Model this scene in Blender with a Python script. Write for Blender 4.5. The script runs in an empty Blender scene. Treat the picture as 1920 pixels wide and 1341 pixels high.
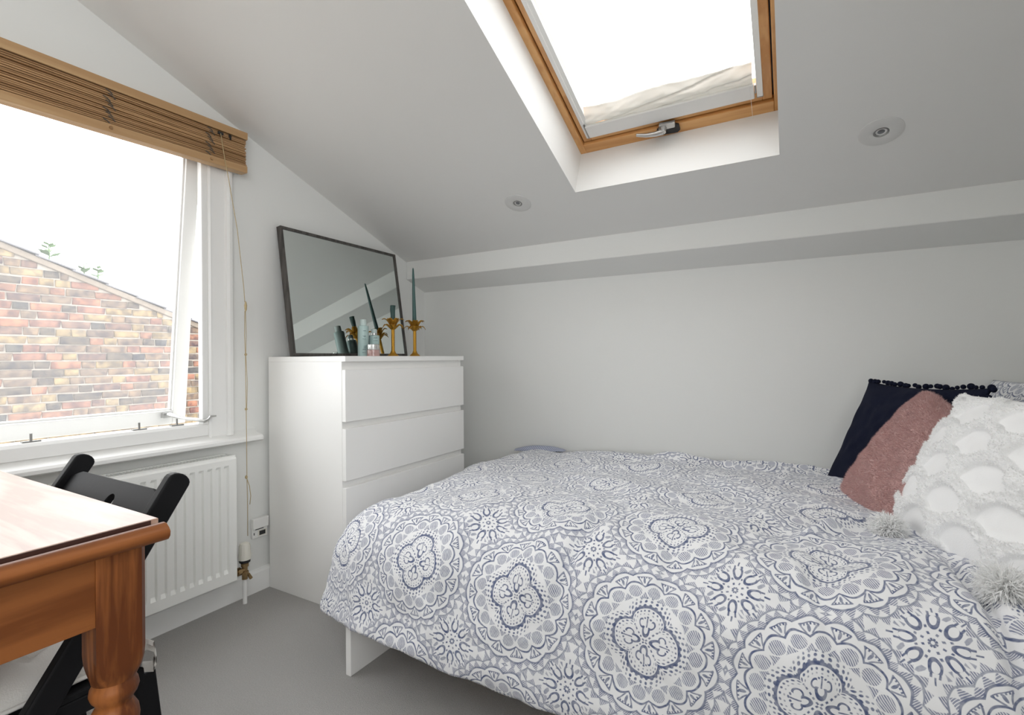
import bpy, math, random
import numpy as np
from mathutils import Matrix, Vector
random.seed(7); rng = np.random.default_rng(7)
R = math.radians
S = bpy.context.scene

# ------------------------------------------------------------------ camera
cam_d = bpy.data.cameras.new('camera'); cam = bpy.data.objects.new('camera', cam_d)
S.collection.objects.link(cam); S.camera = cam
cam_d.sensor_fit = 'HORIZONTAL'; cam_d.sensor_width = 36.0
cam_d.lens = 923.56 / 1920 * 36.0
cam_d.clip_start = .02; cam_d.clip_end = 200
CAM_Z = .997
cam.matrix_world = (Matrix.Translation((0, 0, CAM_Z)) @ Matrix.Rotation(R(29.583), 4, 'Z')
                    @ Matrix.Rotation(R(90.079), 4, 'X') @ Matrix.Rotation(R(-.408), 4, 'Z'))

# ------------------------------------------------------------------ overcast sky, exposure
W = bpy.data.worlds.new('overcast_sky'); S.world = W; W.use_nodes = True
bg = W.node_tree.nodes['Background']
bg.inputs[0].default_value = (.97, .985, 1.0, 1); bg.inputs[1].default_value = 7.0
S.view_settings.view_transform = 'Standard'; S.view_settings.look = 'None'
S.view_settings.gamma = 1.0; S.view_settings.use_curve_mapping = False
S.view_settings.exposure = -0.24
S.cycles.use_denoising = True
S.cycles.max_bounces = 9; S.cycles.diffuse_bounces = 7; S.cycles.glossy_bounces = 3; S.cycles.transparent_max_bounces = 10
S.cycles.caustics_reflective = False; S.cycles.caustics_refractive = False
S.cycles.sample_clamp_indirect = 6.0

# ------------------------------------------------------------------ helpers
COL = S.collection
ORG = {}

def tag(o, label=None, cat=None, group=None, kind=None):
    if label: o['label'] = label
    if cat: o['category'] = cat
    if group: o['group'] = group
    if kind: o['kind'] = kind
    return o

def thing(name, loc, label=None, cat=None, group=None, kind=None):
    o = bpy.data.objects.new(name, None); COL.objects.link(o)
    o.empty_display_size = .05; o.location = loc; ORG[o] = Vector(loc)
    return tag(o, label, cat, group, kind)

class B:
    """collects geometry in world space; obj() links it as one mesh object"""
    def __init__(s): s.v = []; s.f = []
    def add(s, v, f):
        n = len(s.v); s.v += [tuple(p) for p in v]; s.f += [tuple(i + n for i in q) for q in f]; return s
    def box(s, a, b):
        x0, y0, z0 = a; x1, y1, z1 = b
        if x0 > x1: x0, x1 = x1, x0
        if y0 > y1: y0, y1 = y1, y0
        if z0 > z1: z0, z1 = z1, z0
        return s.add([(x0,y0,z0),(x1,y0,z0),(x1,y1,z0),(x0,y1,z0),(x0,y0,z1),(x1,y0,z1),(x1,y1,z1),(x0,y1,z1)],
                     [(0,3,2,1),(4,5,6,7),(0,1,5,4),(1,2,6,5),(2,3,7,6),(3,0,4,7)])
    def hexa(s, pts):       # 8 points ordered like box
        return s.add(pts, [(0,3,2,1),(4,5,6,7),(0,1,5,4),(1,2,6,5),(2,3,7,6),(3,0,4,7)])
    def cyl(s, p0, p1, r0, r1=None, n=16, caps=True):
        r1 = r0 if r1 is None else r1
        p0, p1 = Vector(p0), Vector(p1); d = (p1 - p0).normalized()
        a = d.orthogonal().normalized(); b = d.cross(a)
        v = []
        for p, r in ((p0, r0), (p1, r1)):
            for k in range(n):
                t = 2*math.pi*k/n; v.append(p + a*math.cos(t)*r + b*math.sin(t)*r)
        f = [(k, (k+1) % n, n+(k+1) % n, n+k) for k in range(n)]
        if caps: f += [tuple(range(n))[::-1], tuple(range(n, 2*n))]
        return s.add(v, f)
    def tube(s, pts, r, n=8):
        P = [Vector(p) for p in pts]; m = len(P)
        rr = r if isinstance(r, (list, tuple)) else [r]*m
        v = []; a = None
        for i in range(m):
            d = (P[min(i+1, m-1)] - P[max(i-1, 0)]).normalized()
            a = d.orthogonal().normalized() if a is None else (a - d*a.dot(d)).normalized()
            b = d.cross(a)
            for k in range(n):
                t = 2*math.pi*k/n; v.append(P[i] + (a*math.cos(t) + b*math.sin(t))*rr[i])
        f = [(i*n+k, i*n+(k+1) % n, (i+1)*n+(k+1) % n, (i+1)*n+k) for i in range(m-1) for k in range(n)]
        f += [tuple(range(n))[::-1], tuple(range((m-1)*n, m*n))]
        return s.add(v, f)
    def lathe(s, prof, c=(0,0,0), n=24, M=None, fn=None):
        v = []; m = len(prof)
        for i, (r, z) in enumerate(prof):
            for k in range(n):
                t = 2*math.pi*k/n; rr = fn(r, z, t) if fn else r
                p = Vector((rr*math.cos(t), rr*math.sin(t), z))
                v.append((M @ p if M else p) + Vector(c))
        f = [(i*n+k, i*n+(k+1) % n, (i+1)*n+(k+1) % n, (i+1)*n+k) for i in range(m-1) for k in range(n)]
        f += [tuple(range(n))[::-1], tuple(range((m-1)*n, m*n))]
        return s.add(v, f)
    def prism(s, poly, fn0, fn1):   # poly: 2d points; fn0/fn1 map a 2d point to 3d at each end
        n = len(poly)
        v = [fn0(*p) for p in poly] + [fn1(*p) for p in poly]
        return s.add(v, [tuple(range(n))[::-1], tuple(range(n, 2*n))] + [(k, (k+1) % n, n+(k+1) % n, n+k) for k in range(n)])
    def ball(s, c, r, n=10, m=6):
        return s.lathe([(max(1e-4, r*math.sin(math.pi*i/m)), -r*math.cos(math.pi*i/m)) for i in range(m+1)], c, n)
    def obj(s, name, mat, parent=None, bevel=0, seg=2, smooth=False, label=None, origin=None, kind=None):
        o = mk(name, s.v, s.f, mat, parent, smooth, label, origin, kind)
        if bevel:
            md = o.modifiers.new('bevel', 'BEVEL'); md.width = bevel; md.segments = seg
            md.limit_method = 'ANGLE'; md.angle_limit = R(40); md.harden_normals = False
        return o

def mk(name, v, f, mat, parent=None, smooth=False, label=None, origin=None, kind=None, uv=None):
    me = bpy.data.meshes.new(name)
    org = Vector(origin) if origin is not None else (ORG[parent] if parent is not None else Vector((0,0,0)))
    v = np.asarray(v, float).reshape(-1, 3) - np.array(org)
    me.from_pydata(v.tolist(), [], f if isinstance(f, list) else f.tolist()); me.update()
    me.validate()
    import bmesh
    bm = bmesh.new(); bm.from_mesh(me)
    if len(bm.faces) < 4000: bmesh.ops.recalc_face_normals(bm, faces=bm.faces)
    bm.to_mesh(me); bm.free()
    if uv is not None:
        l = me.uv_layers.new(name='cloth'); idx = np.zeros(len(me.loops), int); me.loops.foreach_get('vertex_index', idx)
        l.data.foreach_set('uv', np.asarray(uv, np.float32)[idx].ravel())
    if smooth:
        me.shade_smooth()
        if smooth != True:
            try: me.set_sharp_from_angle(angle=R(smooth))
            except Exception: pass
    o = bpy.data.objects.new(name, me); COL.objects.link(o)
    if mat: me.materials.append(mat)
    if parent is not None:
        o.parent = parent; ORG[o] = ORG[parent]
    else:
        o.location = org; ORG[o] = org
    if label: o['label'] = label
    if kind: o['kind'] = kind
    return o

def grid_faces(nu, nv, wrap=False):
    f = []
    for i in range(nu-1):
        for j in range(nv-1 if not wrap else nv):
            j2 = (j+1) % nv
            f.append((i*nv+j, (i+1)*nv+j, (i+1)*nv+j2, i*nv+j2))
    return f

def vnoise(x, y, seed=0):
    """smooth value noise, numpy"""
    x = np.asarray(x, float); y = np.asarray(y, float)
    xi = np.floor(x).astype(np.int64); yi = np.floor(y).astype(np.int64); xf = x-xi; yf = y-yi
    def h(a, b):
        n = (a*374761393 + b*668265263 + seed*974711) & 0x7fffffff
        n = ((n ^ (n >> 13)) * 1274126177) & 0x7fffffff
        return ((n ^ (n >> 16)) & 0xffff) / 65535.0
    u = xf*xf*(3-2*xf); w = yf*yf*(3-2*yf)
    return (h(xi,yi)*(1-u)+h(xi+1,yi)*u)*(1-w) + (h(xi,yi+1)*(1-u)+h(xi+1,yi+1)*u)*w - .5

# ------------------------------------------------------------------ materials
def newmat(name):
    m = bpy.data.materials.new(name); m.use_nodes = True
    nt = m.node_tree; b = nt.nodes['Principled BSDF']
    return m, nt, b

def link(nt, a, b): nt.links.new(a, b)

def plain(name, col, rough=.5, noise=0, nscale=20, bump=0, bscale=60, metal=0, coat=0, spec=.5, sheen=0, sub=0):
    m, nt, b = newmat(name)
    b.inputs['Base Color'].default_value = (*col, 1); b.inputs['Roughness'].default_value = rough
    b.inputs['Metallic'].default_value = metal; b.inputs['Coat Weight'].default_value = coat
    b.inputs['Specular IOR Level'].default_value = spec
    if sheen: b.inputs['Sheen Weight'].default_value = sheen; b.inputs['Sheen Roughness'].default_value = .5
    if sub:
        b.inputs['Subsurface Weight'].default_value = sub; b.inputs['Subsurface Radius'].default_value = (.01, .01, .01)
    if noise or bump:
        tc = nt.nodes.new('ShaderNodeTexCoord')
    if noise:
        n = nt.nodes.new('ShaderNodeTexNoise'); n.inputs['Scale'].default_value = nscale; n.inputs['Detail'].default_value = 5
        link(nt, tc.outputs['Object'], n.inputs['Vector'])
        mx = nt.nodes.new('ShaderNodeMix'); mx.data_type = 'RGBA'
        mx.inputs[6].default_value = (*[c*(1-noise) for c in col], 1)
        mx.inputs[7].default_value = (*[min(1, c*(1+noise)) for c in col], 1)
        link(nt, n.outputs['Fac'], mx.inputs[0]); link(nt, mx.outputs[2], b.inputs['Base Color'])
    if bump:
        n2 = nt.nodes.new('ShaderNodeTexNoise'); n2.inputs['Scale'].default_value = bscale; n2.inputs['Detail'].default_value = 6
        link(nt, tc.outputs['Object'], n2.inputs['Vector'])
        bp = nt.nodes.new('ShaderNodeBump'); bp.inputs['Strength'].default_value = bump; bp.inputs['Distance'].default_value = .01
        link(nt, n2.outputs['Fac'], bp.inputs['Height']); link(nt, bp.outputs['Normal'], b.inputs['Normal'])
    return m

def wood(name, c1, c2, axis='X', scale=1.0, rough=.4, coat=.0, stretch=12, dist=3.0, knots=True, coat_r=.1, spec=.5):
    m, nt, b = newmat(name)
    tc = nt.nodes.new('ShaderNodeTexCoord'); mp = nt.nodes.new('ShaderNodeMapping')
    oi = nt.nodes.new('ShaderNodeObjectInfo')
    k = 'XYZ'.index(axis); sc = [scale]*3; sc[k] = scale/stretch
    mp.inputs['Scale'].default_value = sc
    va = nt.nodes.new('ShaderNodeVectorMath'); va.operation = 'ADD'
    vm = nt.nodes.new('ShaderNodeVectorMath'); vm.operation = 'SCALE'; vm.inputs[0].default_value = (3.1, 5.7, 7.3)
    link(nt, oi.outputs['Random'], vm.inputs['Scale'])
    link(nt, tc.outputs['Object'], va.inputs[0]); link(nt, vm.outputs[0], va.inputs[1]); link(nt, va.outputs[0], mp.inputs['Vector'])
    n1 = nt.nodes.new('ShaderNodeTexNoise'); n1.inputs['Scale'].default_value = 6; n1.inputs['Detail'].default_value = 3
    n1.inputs['Distortion'].default_value = .6
    link(nt, mp.outputs[0], n1.inputs['Vector'])
    mu = nt.nodes.new('ShaderNodeMath'); mu.operation = 'MULTIPLY'; mu.inputs[1].default_value = 9 * dist
    link(nt, n1.outputs['Fac'], mu.inputs[0])
    sn = nt.nodes.new('ShaderNodeMath'); sn.operation = 'SINE'; link(nt, mu.outputs[0], sn.inputs[0])
    n2 = nt.nodes.new('ShaderNodeTexNoise'); n2.inputs['Scale'].default_value = 60; n2.inputs['Detail'].default_value = 6
    link(nt, mp.outputs[0], n2.inputs['Vector'])
    ad = nt.nodes.new('ShaderNodeMath'); ad.operation = 'MULTIPLY_ADD'; ad.inputs[1].default_value = .28
    link(nt, sn.outputs[0], ad.inputs[0]); link(nt, n2.outputs['Fac'], ad.inputs[2])
    cr = nt.nodes.new('ShaderNodeValToRGB')
    cr.color_ramp.elements[0].position = .25; cr.color_ramp.elements[0].color = (*c1, 1)
    cr.color_ramp.elements[1].position = .75; cr.color_ramp.elements[1].color = (*c2, 1)
    link(nt, ad.outputs[0], cr.inputs[0]); link(nt, cr.outputs[0], b.inputs['Base Color'])
    b.inputs['Roughness'].default_value = rough; b.inputs['Coat Weight'].default_value = coat
    b.inputs['Coat Roughness'].default_value = coat_r; b.inputs['Specular IOR Level'].default_value = spec
    bp = nt.nodes.new('ShaderNodeBump'); bp.inputs['Strength'].default_value = .08; bp.inputs['Distance'].default_value = .002
    link(nt, ad.outputs[0], bp.inputs['Height']); link(nt, bp.outputs[0], b.inputs['Normal'])
    return m

def translucent_cloth(name, col, t):
    m, nt, b = newmat(name); b.inputs['Base Color'].default_value = (*col, 1); b.inputs['Roughness'].default_value = .9
    tr = nt.nodes.new('ShaderNodeBsdfTranslucent'); tr.inputs[0].default_value = (*col, 1)
    mx = nt.nodes.new('ShaderNodeMixShader'); mx.inputs[0].default_value = t
    link(nt, b.outputs[0], mx.inputs[1]); link(nt, tr.outputs[0], mx.inputs[2]); link(nt, mx.outputs[0], nt.nodes['Material Output'].inputs[0])
    return m

def glassmat(name, rough=0.0, haze=.0, tint=1.):
    m = bpy.data.materials.new(name); m.use_nodes = True; nt = m.node_tree; nt.nodes.clear()
    out = nt.nodes.new('ShaderNodeOutputMaterial'); tr = nt.nodes.new('ShaderNodeBsdfTransparent'); tr.inputs[0].default_value = (tint, tint, tint, 1)
    gl = nt.nodes.new('ShaderNodeBsdfGlossy'); gl.inputs['Roughness'].default_value = rough
    lw = nt.nodes.new('ShaderNodeLayerWeight'); lw.inputs[0].default_value = .5     # Schlick reflection, the same from both faces
    pw5 = nt.nodes.new('ShaderNodeMath'); pw5.operation = 'POWER'; pw5.inputs[1].default_value = 5
    fr = nt.nodes.new('ShaderNodeMath'); fr.operation = 'MULTIPLY_ADD'; fr.inputs[1].default_value = .96; fr.inputs[2].default_value = .03
    link(nt, lw.outputs['Facing'], pw5.inputs[0]); link(nt, pw5.outputs[0], fr.inputs[0])
    mx = nt.nodes.new('ShaderNodeMixShader')
    link(nt, fr.outputs[0], mx.inputs[0]); link(nt, tr.outputs[0], mx.inputs[1]); link(nt, gl.outputs[0], mx.inputs[2])
    last = mx
    if haze:     # a film of dust on the pane
        df = nt.nodes.new('ShaderNodeBsdfTranslucent'); df.inputs[0].default_value = (.95, .95, .95, 1)
        m2 = nt.nodes.new('ShaderNodeMixShader'); m2.inputs[0].default_value = haze
        link(nt, mx.outputs[0], m2.inputs[1]); link(nt, df.outputs[0], m2.inputs[2]); last = m2
    link(nt, last.outputs[0], out.inputs[0])
    return m

M = {}
M['paint'] = plain('wall_paint', (.755, .76, .74), .55, noise=.012, nscale=3, bump=.05, bscale=35, spec=.3)
M['ceil'] = plain('ceiling_paint', (.755, .755, .737), .6, noise=.012, nscale=2, bump=.05, bscale=25, spec=.3)
M['gloss'] = plain('white_gloss_paint', (.82, .82, .805), .28, noise=.01, nscale=8, bump=.04, bscale=30)
M['carpet'] = plain('grey_carpet', (.53, .518, .50), .95, noise=.22, nscale=260, bump=.9, bscale=420, spec=.1, sheen=.0)
M['laminate'] = plain('white_laminate', (.85, .845, .825), .38, noise=.006, nscale=5)
M['rad'] = plain('radiator_enamel', (.83, .835, .81), .3)
M['black'] = plain('black_lacquer', (.009, .009, .010), .5, coat=.0, spec=.12, bump=.02, bscale=60)
M['chrome'] = plain('brushed_metal', (.55, .55, .54), .32, metal=1)
M['steel'] = plain('dull_steel', (.35, .35, .34), .38, metal=1)
M['brass'] = plain('aged_brass', (.36, .25, .13), .4, metal=1)
M['blackplastic'] = plain('black_plastic', (.015, .015, .016), .4)
M['pine'] = wood('skylight_pine', (.56, .27, .085), (.68, .37, .14), 'X', 1.2, .35, .4)
M['pine_y'] = wood('skylight_pine_long', (.56, .27, .085), (.68, .37, .14), 'Y', 1.2, .35, .4)
M['bamboo'] = wood('blind_slat_wood', (.27, .145, .06), (.42, .245, .115), 'Y', 2.2, .5, 0, stretch=25)
M['bamboo_l'] = wood('blind_rail_wood', (.42, .25, .115), (.50, .32, .16), 'Y', 1.2, .45, .1, stretch=25)
TC1, TC2 = (.115, .032, .008), (.34, .115, .030)
M['table_z'] = wood('table_pine_upright', TC1, TC2, 'Z', 2.0, .45, .0, stretch=14, spec=.25)
M['table_y'] = wood('table_pine_rail', (.165, .050, .012), (.27, .092, .025), 'Y', 1.4, .45, .0, spec=.25, stretch=10)
M['table_top'] = wood('table_top_varnish', (.42, .27, .20), (.58, .42, .33), 'X', 1.6, .42, .22, stretch=10, coat_r=.25)
M['string'] = plain('blind_cord', (.46, .36, .2), .8)
M['fabric_w'] = plain('white_cotton', (.78, .775, .755), .85, bump=.15, bscale=500, sheen=.2)
M['cream'] = plain('seat_pad_cotton', (.66, .64, .60), .9, bump=.25, bscale=420, sheen=.2)
M['blind_cloth'] = translucent_cloth('blind_cloth', (.80, .79, .75), .25)
M['plastic_w'] = plain('white_plastic', (.78, .78, .76), .35)
M['plastic_y'] = plain('aged_white_plastic', (.72, .70, .63), .4)
M['navy'] = plain('navy_cotton', (.004, .006, .020), .85, bump=.3, bscale=300, spec=.2)
M['pink'] = plain('pink_fur', (.54, .335, .315), .9, noise=.18, nscale=45, bump=.4, bscale=150, sheen=.4)
M['pink_f'] = plain('pink_fur_pile', (.60, .385, .365), .8, noise=.2, nscale=30, sheen=.3)
M['white_c'] = plain('white_cushion_cotton', (.92, .92, .92), .85, bump=.15, bscale=400, sheen=.2)
M['white_t'] = translucent_cloth('white_tufting', (.95, .95, .945), .35)
M['candle'] = plain('teal_wax', (.052, .125, .115), .45, sub=.15)
M['candle_d'] = plain('dark_teal_wax', (.028, .075, .068), .5, sub=.1)
M['gold'] = plain('antique_gold', (.52, .27, .035), .38, metal=.75, bump=.15, bscale=120)
M['mint'] = plain('mint_plastic', (.45, .60, .585), .35)
M['mint_l'] = plain('pale_mint_cap', (.56, .67, .65), .35)
M['ink'] = plain('bottle_ink', (.05, .10, .11), .6)
M['jar'] = plain('pink_glass_jar', (.52, .33, .31), .15, coat=.5)
M['frame_d'] = wood('dark_grey_frame', (.045, .040, .036), (.085, .077, .07), 'Z', 3, .5, 0, stretch=10)
M['mirror'] = plain('mirror_glass', (.78, .83, .81), .015, metal=1)
M['glass'] = glassmat('window_glass', haze=.05)
M['glass_c'] = glassmat('skylight_glass', tint=.89)     # two faces: a coated double-glazed unit
M['glass_n'] = glassmat('clear_glass')
M['mortar'] = plain('lime_mortar', (.235, .21, .18), .95, noise=.2, nscale=30, bump=.5, bscale=60)
M['coping'] = plain('coping_mortar', (.15, .125, .10), .95, noise=.25, nscale=12, bump=.6, bscale=40)
M['slate'] = plain('roof_slate', (.10, .10, .11), .7, noise=.3, nscale=10)
M['leafg'] = plain('weed_leaf', (.09, .17, .06), .7)
M['ground'] = plain('paved_yard', (.25, .24, .22), .95, noise=.3, nscale=2)
M['mattress'] = plain('mattress_ticking', (.45, .45, .45), .9)
M['spot_g'] = plain('spot_lamp_glass', (.22, .23, .24), .12, metal=.4)

def brick_material():
    m, nt, b = newmat('stock_brick')
    oi = nt.nodes.new('ShaderNodeObjectInfo'); tc = nt.nodes.new('ShaderNodeTexCoord')
    cr = nt.nodes.new('ShaderNodeValToRGB'); cr.color_ramp.interpolation = 'CONSTANT'
    cols = [(.0, (.115, .086, .070)), (.12, (.140, .078, .063)), (.24, (.098, .077, .068)), (.36, (.060, .053, .052)), (.47, (.145, .114, .075)),
            (.60, (.098, .066, .063)), (.70, (.125, .068, .060)), (.78, (.045, .045, .050)), (.86, (.155, .125, .088)), (.93, (.165, .082, .062))]
    e = cr.color_ramp.elements
    e[0].position, e[0].color = cols[0][0], (*cols[0][1], 1); e[1].position, e[1].color = cols[1][0], (*cols[1][1], 1)
    for p, c in cols[2:]:
        q = e.new(p); q.color = (*c, 1)
    link(nt, oi.outputs['Random'], cr.inputs[0])
    ad = nt.nodes.new('ShaderNodeVectorMath'); ad.operation = 'ADD'
    sc = nt.nodes.new('ShaderNodeVectorMath'); sc.operation = 'SCALE'; sc.inputs[0].default_value = (13, 7, 5)
    link(nt, oi.outputs['Random'], sc.inputs['Scale']); link(nt, tc.outputs['Object'], ad.inputs[0]); link(nt, sc.outputs[0], ad.inputs[1])
    n = nt.nodes.new('ShaderNodeTexNoise'); n.inputs['Scale'].default_value = 14; n.inputs['Detail'].default_value = 6
    link(nt, ad.outputs[0], n.inputs['Vector'])
    r2 = nt.nodes.new('ShaderNodeValToRGB')
    r2.color_ramp.elements[0].position = .34; r2.color_ramp.elements[0].color = (.50, .50, .56, 1)
    r2.color_ramp.elements[1].position = .64; r2.color_ramp.elements[1].color = (1.35, 1.25, 1.0, 1)
    link(nt, n.outputs['Fac'], r2.inputs[0])
    mx = nt.nodes.new('ShaderNodeMix'); mx.data_type = 'RGBA'; mx.blend_type = 'MULTIPLY'; mx.inputs[0].default_value = 1
    link(nt, cr.outputs[0], mx.inputs[6]); link(nt, r2.outputs[0], mx.inputs[7]); link(nt, mx.outputs[2], b.inputs['Base Color'])
    b.inputs['Roughness'].default_value = .95
    bp = nt.nodes.new('ShaderNodeBump'); bp.inputs['Strength'].default_value = .6; bp.inputs['Distance'].default_value = .01
    link(nt, n.outputs['Fac'], bp.inputs['Height']); link(nt, bp.outputs[0], b.inputs['Normal'])
    return m
M['brick'] = brick_material()

# ---- printed bedding: medallions with quatrefoils, bursts of tulips between them; coordinates are metres of cloth
class NX:
    nt = None
    def __init__(s, sock): s.s = sock
    @staticmethod
    def op(o, *a):
        n = NX.nt.nodes.new('ShaderNodeMath'); n.operation = o
        for i, x in enumerate(a):
            if isinstance(x, NX): NX.nt.links.new(x.s, n.inputs[i])
            else: n.inputs[i].default_value = float(x)
        return NX(n.outputs[0])
    def __add__(s, o): return NX.op('ADD', s, o)
    __radd__ = __add__
    def __sub__(s, o): return NX.op('SUBTRACT', s, o)
    def __rsub__(s, o): return NX.op('SUBTRACT', o, s)
    def __mul__(s, o): return NX.op('MULTIPLY', s, o)
    __rmul__ = __mul__
    def __truediv__(s, o): return NX.op('DIVIDE', s, o)
    def lt(s, w, aa=.004):           # soft s < w
        n = NX.nt.nodes.new('ShaderNodeMapRange'); n.clamp = True
        NX.nt.links.new(s.s, n.inputs[0])
        n.inputs[1].default_value = w - aa/2; n.inputs[2].default_value = w + aa/2
        n.inputs[3].default_value = 1; n.inputs[4].default_value = 0
        return NX(n.outputs[0])
def nabs(a): return NX.op('ABSOLUTE', a)
def nfr(a): return NX.op('FRACT', a)
def nsq(a): return a*a
def nsqrt(a): return NX.op('SQRT', a)
def nmax(*a):
    r = a[0]
    for x in a[1:]: r = NX.op('MAXIMUM', r, x)
    return r
def nsin(a): return NX.op('SINE', a)
def ncos(a): return NX.op('COSINE', a)

def bedding_material(name, pitch=.32, ox=0., oy=0.):
    m, nt, b = newmat(name); NX.nt = nt
    uv = nt.nodes.new('ShaderNodeUVMap'); uv.uv_map = 'cloth'
    nz = nt.nodes.new('ShaderNodeTexNoise'); nz.inputs['Scale'].default_value = 26; nz.inputs['Detail'].default_value = 1
    link(nt, uv.outputs[0], nz.inputs['Vector'])
    sb = nt.nodes.new('ShaderNodeVectorMath'); sb.operation = 'MULTIPLY_ADD'
    sb.inputs[1].default_value = (.010, .010, 0); link(nt, nz.outputs['Color'], sb.inputs[0]); link(nt, uv.outputs[0], sb.inputs[2])
    sp = nt.nodes.new('ShaderNodeSeparateXYZ'); link(nt, sb.outputs[0], sp.inputs[0])
    u = (NX(sp.outputs[0]) - NX(sp.outputs[1])*.08 + .0824)*(1/pitch) + ox; v = (NX(sp.outputs[1]) + NX(sp.outputs[0])*.08 + .0512)*(1/pitch) + oy    # the print lies a little askew on the bed
    def polar(a, c):
        return nsqrt(a*a + c*c), NX.op('ARCTAN2', c, a)*(1/(2*math.pi))
    a = nfr(u)-.5; c = nfr(v)-.5
    r, th = polar(a, c)
    sec = lambda n, off=.5, t=None: nfr((t or th)*n + off) - .5
    def arc(n, off=.5): return sec(n, off)*r*(2*math.pi/n)
    q = NX.op('POWER', nabs(ncos(th*(4*math.pi))), .75)*.072 + .152
    e = r - q
    def dots(n, ee, size, off=.5): return nsqrt(nsq(ee) + nsq(arc(n, off))).lt(size)
    D = []; L = []
    D.append(nabs(e).lt(.0095))
    D.append(dots(40, e-.008, .0115))
    D.append(dots(44, e+.024, .0064))
    D.append(dots(40, e+.046, .0046)*.7)
    D.append(dots(44, e-.036, .0086))
    D.append(dots(48, e-.056, .0062)*.8)
    # four tulips inside the quatrefoil, dots on the diagonals
    de = sec(4)*(math.pi/2); lx = r*ncos(de); ly = r*nsin(de); la = nabs(ly)
    E = nsqrt(nsq((lx-.076)*(1/.038)) + nsq(ly*(1/.022)))
    D.append(nabs(E-1).lt(.30, .1)*lx.lt(.096, .004))
    D.append(nabs(nsqrt(nsq((lx-.112)*(1/.026)) + nsq((la-.030)*(1/.020)))-1).lt(.22, .1)*(la*-1 + lx*.2).lt(.002, .004))
    D.append(la.lt(.0035)*nabs(lx-.122).lt(.030))
    D.append(nsqrt(nsq(lx-.148) + nsq(la-.016)).lt(.0062))
    D.append(nsqrt(nsq(lx-.158) + nsq(la)).lt(.0062))
    D.append(nabs(nabs(nfr(r*36)-.5)).lt(.25, .1)*nabs(arc(4, 0.)).lt(.005)*nabs(r-.065).lt(.060))
    # hatched hearts, the looped line, fans with seeds and fringe, the outer scallop
    f16 = sec(16, 0.); af = nabs(f16); sf = f16*r*(2*math.pi/16); sh = arc(16, .5)
    he = nsq((r-.326)*(1/.042)) + nsq(sh*(1/.044))
    hatch = nsin((a*.8 + c*.6)*(2*math.pi/.0115))
    L.append(he.lt(1., .15)*hatch.lt(.35, .7))
    L.append((nabs(sf)*1.3 + (r-.276)).lt(.042, .006)*(r*-1).lt(-.276)*hatch.lt(.5, .7))
    lp = nsin(af*math.pi)*.036 + .356
    D.append(nabs(r-lp).lt(.0066))
    D.append((nsq((r-.402)*(1/.022)) + nsq(sf*(1/.0085))).lt(1., .3)*.85)
    D.append(nabs(af - (r-.372)*3.7 - .09).lt(.032, .02)*nabs(r-.402).lt(.029)*.85)
    D.append(nabs(r-.431).lt(.0032)*af.lt(.32, .02))
    D.append(nabs(r-.425).lt(.0075)*nsin(th*(2*math.pi*144)).lt(.0, .8)*af.lt(.31, .02))
    rs = nsq(f16)*-.12 + .468
    D.append(nabs(r-rs).lt(.0060)*.9)
    out = r - rs
    t48 = nabs(sec(48))
    L.append((out*-1).lt(-.004)*(out*24 + t48*2).lt(1.2, .2)*nsin((a-c)*(2*math.pi/.013)).lt(.55, .7))
    o2 = out - .052
    D.append(nabs(o2).lt(.0050)*.75)
    t32 = nabs(sec(48, 0.))
    L.append((o2*-1).lt(-.004)*(o2*26 + t32*2).lt(1.1, .2)*hatch.lt(.5, .7))
    # bursts between the medallions
    a2 = nfr(u+.5)-.5; c2 = nfr(v+.5)-.5
    r2, t2 = polar(a2, c2)
    d8 = (nfr(t2*8+.5)-.5)*(math.pi/4); mx_ = r2*ncos(d8); my_ = r2*nsin(d8); ma = nabs(my_)
    E2 = nsqrt(nsq((mx_-.122)*(1/.040)) + nsq(my_*(1/.026)))
    D.append(nabs(E2-1).lt(.26, .1)*(mx_).lt(.150, .004))
    D.append(nabs(ma-.020).lt(.0055)*nabs(mx_-.160).lt(.015))
    D.append(ma.lt(.0045)*nabs(mx_-.190).lt(.018))
    D.append(nabs(nfr(r2*30)-.5).lt(.22, .1)*nabs((nfr(t2*8)-.5)*r2*(math.pi/4)).lt(.006)*r2.lt(.09, .01))
    L.append(nabs(r2-.158).lt(.022)*nabs((nfr(t2*8)-.5)*r2*(math.pi/4)).lt(.016)*nsin(th*(2*math.pi*90)).lt(.2, .6)*.8)
    dk = nmax(*D); lt_ = nmax(*L)
    wear = nt.nodes.new('ShaderNodeTexNoise'); wear.inputs['Scale'].default_value = 90; wear.inputs['Detail'].default_value = 2
    link(nt, uv.outputs[0], wear.inputs['Vector'])
    wf = NX(wear.outputs['Fac'])*.9 + .42
    m1 = nt.nodes.new('ShaderNodeMix'); m1.data_type = 'RGBA'
    m1.inputs[6].default_value = (.81, .81, .82, 1); m1.inputs[7].default_value = (.20, .22, .315, 1)
    link(nt, NX.op('MINIMUM', lt_*wf, 1.0).s, m1.inputs[0])
    m2 = nt.nodes.new('ShaderNodeMix'); m2.data_type = 'RGBA'; m2.inputs[7].default_value = (.08, .105, .205, 1)
    link(nt, NX.op('MINIMUM', dk*wf, 1.0).s, m2.inputs[0]); link(nt, m1.outputs[2], m2.inputs[6])
    link(nt, m2.outputs[2], b.inputs['Base Color'])
    b.inputs['Roughness'].default_value = .85; b.inputs['Specular IOR Level'].default_value = .25
    b.inputs['Sheen Weight'].default_value = .15
    w2 = nt.nodes.new('ShaderNodeTexNoise'); w2.inputs['Scale'].default_value = 28; w2.inputs['Detail'].default_value = 4
    link(nt, uv.outputs[0], w2.inputs['Vector'])
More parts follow.
